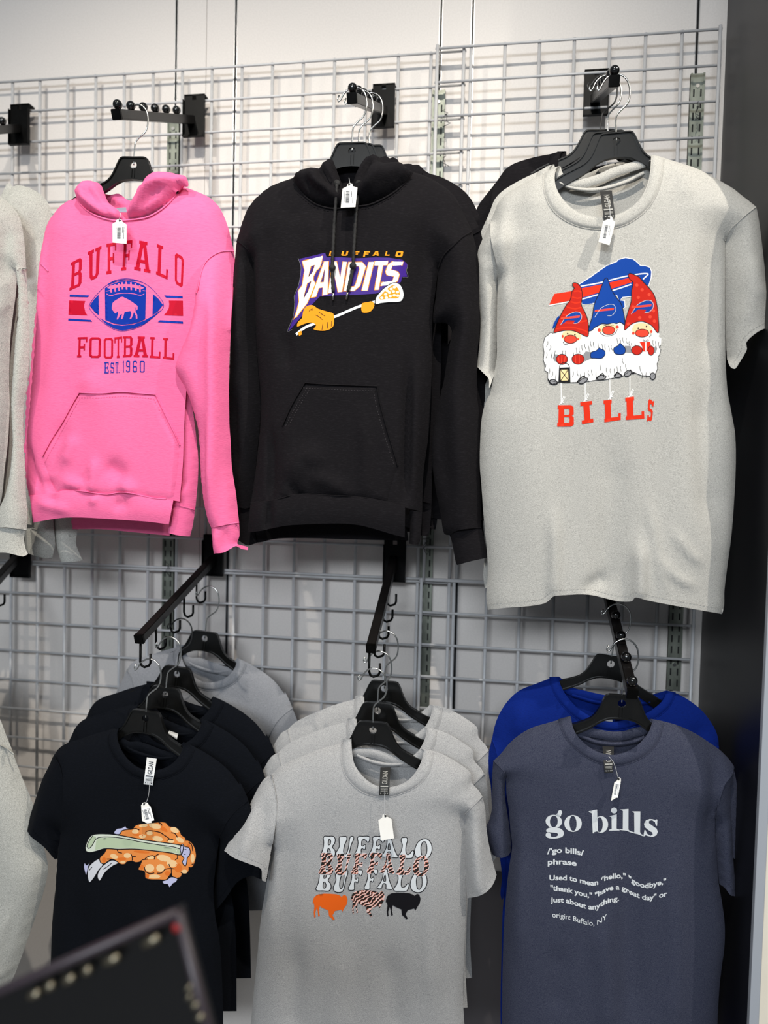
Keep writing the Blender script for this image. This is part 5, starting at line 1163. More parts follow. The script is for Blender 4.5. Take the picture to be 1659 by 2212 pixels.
WB_ = [[e3(r) for r in Bb]] + [place(sans(c, w_, .15), e3(q)) for c, w_, q in (('A', .32, [(482,232),(606,228),(560,600),(368,640)]), ('N', .30, [(612,228),(776,236),(722,572),(560,590)]), ('D', .32, [(792,238),(1004,236),(905,560),(735,566)]), ('I', .5, [(1016,238),(1080,236),(1006,558),(938,560)]), ('T', .36, [(1084,230),(1238,226),(1178,548),(1040,552)]), ('S', .34, [(1244,232),(1408,236),(1332,488),(1150,506)]))]
inkm('printed_letters', WB_, sK, I_WHITE, bd, 1, 7)['label'] = 'white letters BANDITS'
lines('letter_outlines', [r + [r[0]] for g in WB_ for r in g], sK, I_ORANGE, bd, 1.5, 2, step=50)
SM = [('B', 572, 628), ('U', 708, 784), ('F', 846, 908), ('F', 955, 1028), ('A', 1060, 1136), ('L', 1198, 1256), ('O', 1314, 1400)]
inkm('printed_word', [place(sans(c, .3, .24), e3([(a + 14, 116 + .004 * (a - 570)), (b + 8, 116), (b - 6, 168 + (12 if c in 'FO' else 0)), (a, 168 + (12 if c in 'FO' else 0))])) for c, a, b in SM], sK, I_ORANGE, tK, 1, 6)['label'] = 'small orange word BUFFALO'
sh = e3([(205, 1050), (300, 975), (420, 925), (640, 850), (900, 740), (1100, 680)])
st_ = lines('printed_stick', [sh], sK, I_LIP, tK, 5.5, 3); st_['label'] = 'printed lacrosse stick'
HO = spl([(1095,645),(1130,592),(1200,522),(1290,472),(1360,482),(1400,540),(1412,620),(1380,680),(1250,690),(1150,702),(1095,712)], True, 20)
HI = spl([(1135,640),(1200,562),(1290,498),(1342,530),(1368,602),(1348,642),(1250,648),(1145,658)], True, 20)
ink('stick_head', [e3(HO), e3(HI)], sK, I_LIP, st_, 4, 6)
ink('stick_net', [e3(HI)], sK, I_ORANGE, st_, 3, 6)
inkm('net_holes', [[e3(ell(x, y, 19, 15, 10))] for x, y in ((1165, 640), (1208, 600), (1250, 580), (1295, 568), (1340, 575), (1215, 638), (1260, 620), (1305, 610), (1345, 615), (1270, 540), (1305, 520), (1225, 560))], sK, I_NETW, st_, 4, 6)
lines('stick_outline', [e3(HO)], sK, I_BLACK, st_, 1.6, 5, True)
ink('stick_tape', [e3([(225, 1030), (265, 1005), (270, 1050), (240, 1065)])], sK, I_ORANGE, st_, 4, 6)
GL = spl([(270,870),(285,790),(320,735),(390,722),(450,760),(560,795),(620,815),(630,870),(620,960),(560,1000),(480,1008),(400,990),(430,950),(380,915),(300,930),(215,960),(230,905)], True, 20)
gl = ink('printed_glove', [e3(GL)], sK, I_ORANGE, tK, 4, 7); gl['label'] = 'orange printed glove'
lines('glove_fingers', [e3([(505, 930), (495, 1000)]), e3([(560, 910), (555, 985)]), e3([(605, 895), (600, 960)]), e3([(350, 790), (385, 760), (395, 775), (375, 780)]), e3([(420, 830), (460, 850), (500, 885)]), e3([(460, 800), (530, 845)])], sK, I_BLACK, gl, 1.3, 5)
ink('printed_glove', [e3(spl([(935,745),(945,700),(1000,690),(1060,680),(1082,720),(1060,770),(1020,800),(945,800)], True, 20))], sK, I_ORANGE, tK, 4, 7)

# ---- gnome tee
e4 = lambda L: Q(1140, 540, 4.879, L)
LOGO = [(540,362),(680,272),(690,262),(830,165),(940,120),(950,102),(1030,80),(1090,92),(1110,95),(1150,125),(1190,165),(1240,165),(1290,185),(1306,230),(1300,300),(1275,375),(1240,390),(1150,420),(1090,490),(1000,500),(975,530),(1020,535),(1025,600),(1000,625),(985,600),(940,480),(720,560),(570,575)]
lg = ink('printed_emblem', [e4(LOGO)], sG, I_ROYAL, tG, 0, 8); lg['label'] = 'charging blue buffalo emblem with a red stripe'
lines('emblem_outline', [e4(LOGO)], sG, I_WHITE, lg, 1.6, 1, True, 50)
lines('emblem_white_lines', [e4([(545, 385), (760, 345), (1060, 272), (1268, 250), (1215, 308)]), e4([(225, 584), (400, 552), (570, 518), (740, 470), (900, 425), (1090, 362)])], sG, I_WHITE, lg, 2.6, 1)
ink('emblem_stripe', [e4([(280,462),(470,432),(560,405),(760,365),(1062,296),(1180, 275),(1160, 312),(1080,345),(885,408),(560,505),(400,542),(225,578)])], sG, I_ORRED, lg, 2, 8)
ink('emblem_hind_leg', [e4([(258,830),(275,770),(310,710),(335,690),(320,760),(280,820)])], sG, I_ROYAL, lg, 1, 8)
BEARD = [(165,1030),(162,990),(182,920),(215,895),(240,868),(270,880),(320,858),(400,840),(480,845),(560,870),(630,905),(650,850),(700,815),(780,775),(900,765),(975,752),(1010,780),(1022,850),(1060,800),(1110,768),(1200,750),(1300,785),(1372,868),(1388,885),(1380,915),(1408,935),(1402,1000),(1385,1030),(1402,1050),(1390,1100),(1372,1130),(1382,1150),(1362,1200),(1368,1250),(1348,1300),(1310,1335),(1280,1330),(1200,1322),(1120,1290),(1080,1272),(1000,1330),(900,1350),(800,1370),(700,1375),(600,1388),(500,1396),(400,1400),(300,1392),(225,1375),(210,1350),(212,1290),(180,1270),(182,1220),(165,1160),(172,1080)]
gb = ink('printed_gnomes', [e4(BEARD)], sG, I_WHITE, tG, 3, 9); gb['label'] = 'three white-bearded gnomes'
lines('beard_outline', [e4([p for p in BEARD[:6]][::-1] + [p for p in BEARD[::-1][:22]])], sG, I_BLACK, gb, 1.2, 4, False, 50)
lines('beard_outline', [e4(BEARD[26:40])], sG, I_BLACK, gb, 1.2, 4, False, 50)
rnd = random.Random(8); hair = []
for x, y in ((210, 960), (240, 1000), (200, 1080), (260, 1080), (290, 1060), (370, 1060), (395, 1060), (480, 1080), (510, 1030), (540, 1030), (570, 1000), (600, 990), (640, 1010), (660, 960), (690, 970), (740, 980), (780, 990), (815, 990), (850, 1010), (880, 1000), (940, 930), (970, 930), (1000, 920), (1040, 930), (1070, 960), (1090, 980), (1130, 990), (1320, 950), (1345, 960), (1380, 970), (190, 1200), (230, 1250), (260, 1280), (480, 1280), (520, 1270), (560, 1300), (600, 1290), (640, 1270), (670, 1260), (720, 1290), (760, 1210), (830, 1240), (870, 1250), (910, 1250), (940, 1230), (980, 1220), (1000, 1140), (1030, 1200), (1180, 1220), (1200, 1290), (1250, 1290), (1290, 1280), (300, 1310), (640, 1330), (850, 1320)):
    hair.append(e4([(x, y), (x + rnd.uniform(-6, 10) * (1 if x > 700 else -1), y + 28), (x - 14 * (1 if x < 500 else -1) * rnd.uniform(.3, 1), y + 60)]))
lines('beard_strokes', hair, sG, I_BLACK, gb, 1.1, 4)['kind'] = 'stuff'
H1 = [(275,872),(298,800),(340,700),(400,590),(450,520),(465,440),(490,402),(470,372),(478,347),(505,345),(540,365),(565,410),(575,480),(566,580),(600,650),(630,730),(642,830),(632,912),(560,885),(480,852),(400,848),(320,862)]
H2 = [(640,852),(680,700),(700,580),(740,480),(780,380),(805,312),(830,293),(850,322),(872,390),(920,480),(980,560),(1006,640),(1022,785),(970,760),(940, 775),(900,768),(840, 782),(780,778),(740, 800),(700,820),(680, 845)]
H3 = [(1022,842),(1030,750),(1060,640),(1090,540),(1095,430),(1110,340),(1080,312),(1060,272),(1070,245),(1110,255),(1172,285),(1212,330),(1270,390),(1330,470),(1362,580),(1376,700),(1374,872),(1300,792),(1200,752),(1100,778)]
for H, m_, lab in ((H1, I_DKRED, 'striped red gnome hat'), (H2, I_ROYAL, 'blue gnome hat'), (H3, I_DKRED, 'dotted red gnome hat')):
    hs = spl(H, True, 12); h = ink('printed_hat', [e4(hs)], sG, m_, tG, 4, 8); h['label'] = lab
    lines('hat_outline', [e4(hs)], sG, I_BLACK, h, 1.5, 6, True, 50)
    if H is H1: lines('hat_stripes', [e4(q) for q in ([(488, 440), (530, 432), (566, 445)], [(468, 495), (520, 510), (572, 500)], [(452, 545), (510, 560), (565, 545)], [(410, 600), (500, 620), (575, 600)], [(365, 680), (480, 690), (600, 680)], [(330, 760), (460, 770), (625, 745)], [(300, 830), (450, 815), (600, 850), (632, 870)])], sG, I_ORRED, h, 3, 5)
    if H is H3: inkm('hat_dots', [[e4(ell(x, y, 17, 17, 12))] for x, y in ((1150, 370), (1205, 420), (1165, 500), (1280, 470), (1110, 600), (1325, 640), (1180, 715), (1290, 705), (1060, 780), (1335, 750))], sG, I_NOSE, h, 5, 6)
    dx, dy, sc = {872: (0, 0, 1), 852: (360, -80, 1), 842: (745, -118, 1.05)}[H[0][1]]
    em = lambda L: e4([(345 + dx + (x - 345) * sc, 715 + dy + (y - 715) * sc) for x, y in L])
    ink('hat_emblem', [em([(405, 700), (440, 675), (500, 655), (545, 660), (565, 690), (560, 730), (520, 770), (480, 770), (500, 745), (420, 740), (380, 770), (345, 790), (370, 750)])], sG, I_ROYAL, h, 6, 6)
    ink('hat_emblem_stripe', [em([(350, 712), (550, 690), (545, 712), (345, 732)])], sG, I_NOSE, h, 7, 6)
    lines('hat_emblem_outline', [em([(345, 790), (370, 750), (405, 700), (440, 675), (500, 652), (548, 658), (568, 690), (562, 732), (520, 772), (480, 772)])], sG, I_DIM, h, .8, 7)
ink('printed_face', [e4([(355, 890), (380, 860), (430, 845), (500, 860), (555, 885), (565, 930), (520, 960), (400, 960), (360, 930)])], sG, I_PEACH, gb, 4, 7)
ink('printed_face', [e4([(740, 830), (770, 790), (850, 782), (920, 780), (955, 810), (930, 850), (800, 870), (750, 860)])], sG, I_PEACH, gb, 4, 7)
ink('printed_face', [e4([(1098, 830), (1120, 785), (1190, 765), (1270, 780), (1318, 830), (1300, 880), (1150, 890), (1105, 870)])], sG, I_PEACH, gb, 4, 7)
for cx, cy, rx, ry in ((450, 940, 68, 44), (852, 846, 65, 46), (1205, 876, 72, 42)):
    n_ = ink('printed_nose', [e4(ell(cx, cy, rx, ry))], sG, I_NOSE, gb, 5, 7); lines('nose_outline', [e4(ell(cx, cy, rx, ry))], sG, I_BLACK, gb, 1.3, 6, True, 50)
inkm('printed_cheeks', [[e4(ell(*q))] for q in ((368, 910, 11, 14), (530, 940, 12, 12), (753, 845, 18, 18), (943, 812, 18, 18), (1112, 878, 14, 16), (1303, 860, 12, 16))], sG, I_NOSE, gb, 5, 6)
inkm('printed_eyes', [[e4(ell(*q))] for q in ((420, 882, 8, 8), (497, 893, 8, 8), (1165, 825, 9, 9), (1252, 806, 8, 10))], sG, I_BLACK, gb, 6, 6)
lines('printed_mouths', [e4(q) for q in ([(372, 970), (390, 995), (425, 1000)], [(757, 865), (800, 900), (860, 905), (920, 880), (945, 835)], [(1280, 918), (1300, 900), (1298, 880)], [(800, 800), (815, 792), (830, 800)], [(880, 795), (895, 787), (908, 792)])], sG, I_BLACK, gb, 1.2, 6)
inkm('printed_sleeves', [[e4(q)] for q in ([(265, 1140), (280, 1100), (320, 1100), (325, 1170), (285, 1175)], [(580, 1110), (610, 1068), (670, 1075), (680, 1140), (600, 1175)], [(1020, 1010), (1085, 1010), (1100, 1090), (1020, 1080)], [(1325, 1040), (1350, 1005), (1365, 1040), (1345, 1088), (1325, 1085)])], sG, I_GREY, gb, 4, 7)
RM = [ell(360, 1152, 60, 54), ell(530, 1150, 65, 54), ell(1150, 1056, 58, 48), ell(1300, 1060, 32, 50)]
inkm('printed_red_mittens', [[e4(q)] for q in RM], sG, I_DKRED, gb, 6, 7)
BM = [spl([(668, 1080), (720, 1062), (755, 1030), (770, 1042), (808, 1060), (815, 1100), (780, 1140), (700, 1140), (665, 1135)], True, 12), spl([(905, 1060), (910, 1030), (955, 1005), (970, 980), (1000, 1005), (1028, 1040), (1020, 1090), (970, 1102), (920, 1090)], True, 12)]
inkm('printed_blue_mittens', [[e4(q)] for q in BM], sG, I_ROYAL, gb, 6, 7)
ink('printed_gift', [e4([(1178, 968), (1290, 968), (1298, 1000), (1282, 1068), (1212, 1070), (1205, 1020)])], sG, I_ORRED, gb, 5, 7)
lines('gift_ribbon', [e4([(1244, 965), (1244, 1068)])], sG, I_WHITE, gb, 2.6, 7)
lines('gift_bow', [e4([(1240, 962), (1215, 940), (1212, 955), (1240, 962), (1270, 938), (1278, 955), (1244, 962)])], sG, I_GREY, gb, 1.2, 7)
lines('mitten_outlines', [e4(q) for q in RM + BM], sG, I_BLACK, gb, 1.3, 7, True, 50)
lines('mitten_stripes', [e4(q) for q in ([(325, 1130), (330, 1180)], [(360, 1105), (355, 1195)], [(395, 1120), (385, 1190)], [(500, 1105), (505, 1195)], [(540, 1100), (545, 1195)])], sG, I_NOSE, gb, 1.6, 7)
ink('printed_lantern', [e4([(330, 1240), (445, 1236), (450, 1395), (322, 1398)])], sG, I_BLACK, gb, 5, 7)
ink('lantern_pane', [e4([(345, 1262), (425, 1260), (430, 1375), (348, 1378)])], sG, I_CREAM, gb, 6, 7)
lines('lantern_bars', [e4([(345, 1262), (430, 1375)]), e4([(425, 1260), (348, 1378)]), e4([(335, 1240), (345, 1200), (400, 1188), (432, 1210), (440, 1238)])], sG, I_BLACK, gb, 1.4, 7)
SHO = [ell(272, 1392, 42, 26, 16, .3), ell(585, 1378, 50, 24, 16, -.5), ell(775, 1345, 52, 24, 16, -.2), ell(950, 1325, 42, 20, 16), ell(1055, 1300, 42, 28, 16, -.6), ell(1318, 1330, 28, 36)]
inkm('printed_shoes', [[e4(q)] for q in SHO], sG, I_GREY, gb, 4, 7); [lines('shoe_outline', [e4(q)], sG, I_BLACK, gb, 1.8, 5, True, 50) for q in SHO]
lines('printed_ground_shadow', [e4([(215, 1365), (240, 1408), (290, 1412), (320, 1398)]), e4([(520, 1398), (560, 1345), (600, 1330)]), e4([(715, 1368), (790, 1300), (800, 1340)]), e4([(920, 1330), (940, 1290), (1000, 1330)]), e4([(1080, 1260), (1100, 1300), (1125, 1300)])], sG, I_BLACK, gb, 3, 4)['kind'] = 'stuff'
BW = [('B', [(316,1636),(488,1634),(492,1860),(310,1862)]), ('I', [(552,1606),(676,1590),(693,1815),(572,1836)]), ('L', [(798,1586),(984,1566),(986,1790),(808,1816)]), ('L', [(1028,1556),(1226,1532),(1236,1776),(1034,1792)]), ('S', [(1274,1562),(1332,1592),(1308,1804),(1256,1808)])]
inkm('printed_word', [place(slab(c, .34, .17, .06), e4(q)) for c, q in BW], sG, I_ORRED, tG, 2, 8)['label'] = 'orange-red letters BILLS hung on white strings'
[lines('printed_string', [e4(q)], sG, I_WHITE, tG, 1.8, 1) for q in ([(350, 1395), (352, 1500), (352, 1615)], [(605, 1395), (605, 1500), (604, 1598)], [(865, 1365), (866, 1470), (868, 1575)], [(1076, 1330), (1076, 1440), (1075, 1550)])]
lines('printed_bows', [e4([(x, y), (x + 25, y - 40), (x + 40, y - 70), (x + 28, y - 80), (x + 14, y - 50), (x + 5, y - 15), (x + 30, y - 10)]) for x, y in ((352, 1620), (605, 1590), (868, 1560), (1076, 1545))] + [e4([(x - 20, y + 10), (x, y - 15), (x + 20, y - 20)]) for x, y in ((352, 1620), (605, 1595), (868, 1565), (1076, 1548))], sG, I_WHITE, tG, 1.6, 1)

# ---- chicken wing tee
e5 = lambda L: Q(140, 1740, 5.184, L)
WINGP = [(600,325),(610,310),(640,280),(690,268),(760,262),(780,230),(830,208),(900,200),(960,195),(1050,185),(1130,190),(1170,230),(1240,240),(1290,285),(1310,330),(1350,360),(1370,385),(1410,405),(1445,450),(1465,505),(1472,570),(1455,640),(1445,670),(1415,698),(1390,700),(1390,730),(1360,765),(1315,768),(1300,800),(1250,815),(1205,800),(1192,770),(1140,830),(1050,832),(940,828),(900,810),(890,740),(822,718),(845,660),(862,612),(840,632),(790,638),(750,622),(690,636),(680,655),(640,662),(600,645),(560,612),(520,605),(470,635),(440,655),(400,642),(386,600),(405,565),(440,535),(470,480)]
ws = spl(WINGP, True, 14)
wg = ink('printed_wing', [e5(ws)], s1, I_WING, t1, 1, 8); wg['label'] = 'orange printed chicken wing'
lines('wing_outline', [e5(ws)], s1, I_BLACK, wg, 2.0, 3, True, 50)
SPT = [(1010, 230, 70, 30, .2), (790, 292, 38, 26, 0), (950, 310, 34, 24, 0), (870, 345, 40, 22, 0), (1040, 372, 60, 30, .2), (1190, 400, 36, 22, 0), (1230, 275, 50, 30, .4), (1290, 385, 50, 26, .5), (550, 570, 44, 26, .3), (700, 560, 40, 28, 0), (960, 580, 40, 22, 0), (1110, 590, 80, 36, .2), (1430, 590, 22, 50, 0), (950, 700, 52, 44, 0), (1070, 700, 46, 42, 0), (1200, 650, 60, 40, .2), (1340, 740, 34, 22, 0), (1000, 795, 70, 22, 0), (650, 635, 30, 16, 0), (880, 225, 50, 18, -.1)]
inkm('wing_highlights', [[e5(ell(a, b, c, d, 18, r))] for a, b, c, d, r in SPT], s1, I_WINGL, wg, 2, 7)
inkm('wing_shading', [[e5(ell(a, b, c, d, 18, r))] for a, b, c, d, r in ((1100, 260, 60, 22, .6), (820, 330, 60, 14, .1), (1380, 480, 22, 60, .2), (640, 600, 50, 18, 0), (860, 520, 90, 14, .1), (1130, 520, 60, 10, .1), (1270, 700, 40, 50, 0), (920, 790, 26, 22, 0), (860, 690, 24, 30, 0), (1150, 760, 30, 26, 0), (440, 610, 24, 30, 0))], s1, I_WINGD, wg, 2, 7)
lines('wing_creases', [e5(q) for q in ([(770, 260), (800, 258), (835, 275)], [(905, 315), (910, 290), (950, 282), (1060, 300), (1110, 330), (1170, 370)], [(1050, 190), (1080, 205), (1090, 225)], [(1140, 395), (1170, 378), (1215, 385)], [(1190, 305), (1235, 315), (1262, 358)], [(1290, 290), (1306, 330)], [(1350, 365), (1360, 395)], [(1385, 410), (1420, 440), (1432, 510)], [(585, 495), (600, 525), (640, 533)], [(735, 538), (755, 570), (795, 573)], [(755, 575), (755, 615)], [(865, 608), (930, 600)], [(895, 600), (930, 572), (985, 560), (1010, 575)], [(1050, 545), (1010, 570), (1000, 605)], [(1262, 550), (1262, 590), (1235, 610)], [(1165, 655), (1185, 700), (1230, 710)], [(890, 690), (905, 740), (950, 762), (1002, 755)], [(1032, 758), (1085, 755), (1120, 715), (1180, 705)], [(1192, 710), (1200, 790), (1240, 815)], [(1385, 690), (1415, 698)], [(1420, 660), (1445, 655)], [(470, 600), (530, 602), (600, 640)], [(1295, 745), (1330, 770)], [(1150, 820), (1190, 760)])], s1, I_BLACK, wg, 1.9, 3)
CELP = spl([(238,432),(265,370),(318,325),(480,318),(600,332),(900,388),(1100,415),(1322,450),(1328,475),(1300,550),(1180,530),(900,497),(760,488),(600,490),(450,484),(350,512),(280,527),(238,512),(228,470)], True, 14)
ce = ink('printed_celery', [e5(CELP)], s1, I_CELL, t1, 4, 8); ce['label'] = 'pale green printed celery stick'
ink('celery_face', [e5([(350, 400), (375, 365), (500, 358), (650, 372), (850, 412), (1050, 445), (1290, 490), (1295, 540), (1180, 522), (900, 488), (760, 480), (600, 480), (450, 474), (340, 500)])], s1, I_CEL, ce, 5, 8)
ink('celery_end', [e5([(252, 440), (310, 345), (345, 345), (350, 380), (300, 450), (270, 478)])], s1, I_CEL, ce, 5, 8)
lines('celery_lines', [e5([(318, 335), (270, 400), (248, 460), (268, 482), (300, 455), (350, 375), (400, 355), (500, 352), (650, 368), (850, 408), (1050, 440), (1220, 465), (1300, 490)])], s1, I_BLACK, ce, 1.6, 6)
lines('celery_outline', [e5(CELP)], s1, I_BLACK, ce, 2.0, 6, True, 50)
for P_, m_, n_ in (([(255,735),(268,685),(320,632),(382,598),(400,640),(430,660),(380,722),(330,805),(276,862),(254,800)], I_BONE, 'printed_bone'), ([(368,765),(400,702),(450,655),(530,612),(598,642),(530,682),(450,752),(390,845),(366,808)], I_BONE, 'printed_bone'), ([(212,690),(222,642),(245,668),(275,640),(292,620),(262,690),(252,740),(238,785)], I_LAV, 'printed_bone_tip'),
                   ([(548,312),(580,262),(640,250),(680,230),(690,250),(728,262),(640,282),(612,322)], I_LAV, 'printed_sauce'), ([(1090,850),(1140,832),(1192,800),(1262,822),(1240,862),(1215,872),(1172,918),(1150,882),(1110,880)], I_LAV, 'printed_sauce'), ([(1290,492),(1305,440),(1320,432),(1345,462),(1385,468),(1405,510),(1398,550),(1370,590),(1368,620),(1350,678),(1315,635),(1335,590),(1310,560),(1298,520)], I_LAV, 'printed_sauce')):
    q = spl(P_, True, 14); o = ink(n_, [e5(q)], s1, m_, t1, 6, 7); lines('ink_outline', [e5(q)], s1, I_BLACK, o, 1.6, 8, True, 50)
lines('bone_lines', [e5([(525, 645), (470, 690), (425, 715)]), e5([(305, 688), (270, 730)]), e5([(1340, 490), (1362, 495)]), e5([(1335, 548), (1352, 545)])], s1, I_BLACK, t1, 1.5, 8)

# ---- lettering tee
e6 = lambda L: Q(660, 1780, 5.53, L)
ROW1 = [('B',[(180,146),(362,146),(352,398),(172,398)]),('U',[(376,150),(578,150),(545,402),(352,402)]),('F',[(590,146),(768,146),(740,400),(575,400)]),('F',[(770,148),(948,148),(915,400),(748,400)]),('A',[(930,158),(1062,158),(1108,402),(905,392)]),('L',[(1118,162),(1290,162),(1298,414),(1106,408)]),('O',[(1305,178),(1512,180),(1512,425),(1300,425)])]
ROW2 = [('B',[(156,346),(334,346),(330,606),(146,600)]),('U',[(350,356),(545,356),(512,610),(345,605)]),('F',[(556,350),(738,350),(702,606),(538,600)]),('F',[(738,344),(918,344),(890,592),(726,590)]),('A',[(928,350),(1042,350),(1068,592),(882,584)]),('L',[(1096,365),(1268,365),(1256,610),(1082,606)]),('O',[(1282,380),(1478,382),(1472,622),(1278,620)])]
ROW3 = [('B',[(128,545),(310,545),(302,800),(116,795)]),('U',[(332,556),(508,556),(485,812),(326,812)]),('F',[(518,548),(682,548),(645,794),(508,790)]),('F',[(714,540),(862,540),(825,782),(698,780)]),('A',[(896,540),(1008,540),(1044,780),(848,770)]),('L',[(1072,560),(1244,560),(1234,806),(1050,800)]),('O',[(1254,568),(1454,568),(1452,818),(1248,816)])]
for R_, lv, fm, om, ow, lab in ((ROW1, 1, I_LIP, I_BLACK, 1.7, 'top white word BUFFALO'), (ROW3, 1, I_LIP, I_BLACK, 1.7, 'bottom white word BUFFALO'), (ROW2, 4, I_TIGER, I_DIM, 1.7, 'middle tiger-striped word BUFFALO')):
    G_ = [place(groovy(c), e6(q)) for c, q in R_]
    o = inkm('printed_word', G_, s2, fm, t2, lv, 8); o['label'] = lab
    lines('word_outline', [r for g in G_ for r in g], s2, om, o, ow, lv + (1 if fm is not I_TIGER else -1), True, 50)
BF = [(88,922),(100,880),(118,860),(150,842),(220,832),(300,834),(370,840),(410,855),(432,870),(452,850),(470,848),(488,862),(502,905),(492,960),(465,1000),(440,1048),(425,1022),(395,1030),(350,1040),(322,1092),(350,1140),(330,1150),(305,1120),(280,1100),(272,1032),(235,1018),(200,1002),(170,982),(158,1040),(172,1100),(152,1106),(145,1040),(132,1005),(115,1060),(120,1110),(104,1116),(98,1055),(106,985),(98,945),(86,955)]
for dx, dy, sx2, m_, lab in ((0, 0, 1, I_TANG, 'orange printed buffalo'), (458, -42, .965, I_TIGER, 'tiger-striped printed buffalo'), (872, -12, 1.0, I_BLACK, 'black printed buffalo')):
    ink('printed_buffalo', [e6([(88 + dx + (x - 88) * sx2, y + dy) for x, y in BF])], s2, m_, t2, 1, 7)['label'] = lab

# ---- dictionary tee
e7 = lambda L: Q(1150, 1720, 5.184, L)
E_ = lambda *a: e7(ell(*a))
HEAD = [[E_(240, 282, 92, 74, 28, .1), E_(240, 282, 44, 66, 24, .05)], [E_(310, 182, 22, 27, 18)], [e7([(262, 212), (285, 185), (300, 200), (328, 190), (318, 225), (290, 235)])],
        [e7(spl([(158, 372), (200, 350), (240, 352), (300, 356), (342, 385), (352, 420), (335, 452), (280, 470), (220, 474), (170, 464), (148, 440), (158, 412), (182, 408), (206, 424), (204, 446), (226, 456), (265, 452), (288, 434), (280, 416), (240, 408), (190, 404), (158, 398)], True, 8))],
        [E_(455, 305, 98, 94, 30, .05), E_(455, 304, 40, 86, 26, -.05)],
        [e7([(633, 178), (632, 168), (725, 149), (728, 250), (735, 390), (692, 402), (682, 416), (676, 416), (670, 300), (664, 190)])], [E_(768, 316, 80, 93, 30, 0), E_(752, 318, 36, 84, 26, .02)],
        [E_(915, 160, 34, 33, 20)], [e7([(860, 222), (945, 203), (943, 360), (950, 368), (978, 372), (976, 384), (856, 386), (862, 374), (888, 366), (886, 238)])],
        [e7([(984, 150), (1076, 143), (1075, 370), (1084, 384), (1112, 396), (1108, 408), (1050, 386), (978, 378), (984, 368), (1012, 372), (1014, 165)])],
        [e7([(1115, 170), (1209, 170), (1206, 400), (1214, 422), (1240, 434), (1236, 447), (1180, 425), (1108, 408), (1114, 396), (1142, 404), (1140, 188)])],
        [e7([(1400, 262), (1396, 332), (1385, 330), (1372, 290), (1340, 268), (1308, 275), (1305, 300), (1340, 328), (1392, 364), (1405, 400), (1388, 438), (1345, 456), (1296, 447), (1268, 436), (1250, 450), (1242, 447), (1256, 378), (1266, 380), (1286, 420), (1322, 442), (1348, 430), (1342, 406), (1300, 380), (1258, 345), (1250, 308), (1272, 268), (1312, 254), (1350, 258), (1376, 270), (1390, 258)])]]
inkm('printed_heading', HEAD, s3, I_LIP, t3, 1, 7)['label'] = 'large white serif words go bills'
for s, b_, h, bold in (("/'go bills/", [(163, 650), (300, 632), (450, 642), (578, 668)], 60, .03), ('phrase', [(172, 765), (330, 762), (495, 780)], 60, .03),
                    ('Used to mean "hello," "goodbye,"', [(190, 940), (400, 942), (520, 966), (660, 998), (760, 982), (800, 950), (900, 922), (1040, 922), (1110, 962), (1200, 1012), (1290, 1028), (1380, 1006), (1498, 975)], 56, .03),
                    ('"thank you," "have a great day" or', [(200, 1052), (330, 1064), (460, 1090), (560, 1118), (690, 1138), (760, 1108), (850, 1060), (950, 1045), (1020, 1056), (1100, 1100), (1250, 1158), (1330, 1160), (1420, 1138), (1512, 1116)], 56, .03),
                    ('just about anything.', [(205, 1186), (360, 1192), (480, 1222), (630, 1264), (720, 1262), (800, 1216), (880, 1186), (970, 1170)], 56, .03),
                    ('origin: Buffalo, NY', [(222, 1354), (400, 1378), (480, 1402), (640, 1446), (740, 1440), (780, 1408), (835, 1372)], 58, .006)):
    text_on('printed_text', s, e7(b_), h / 5.184, s3, I_LIP, t3, bold, 1)

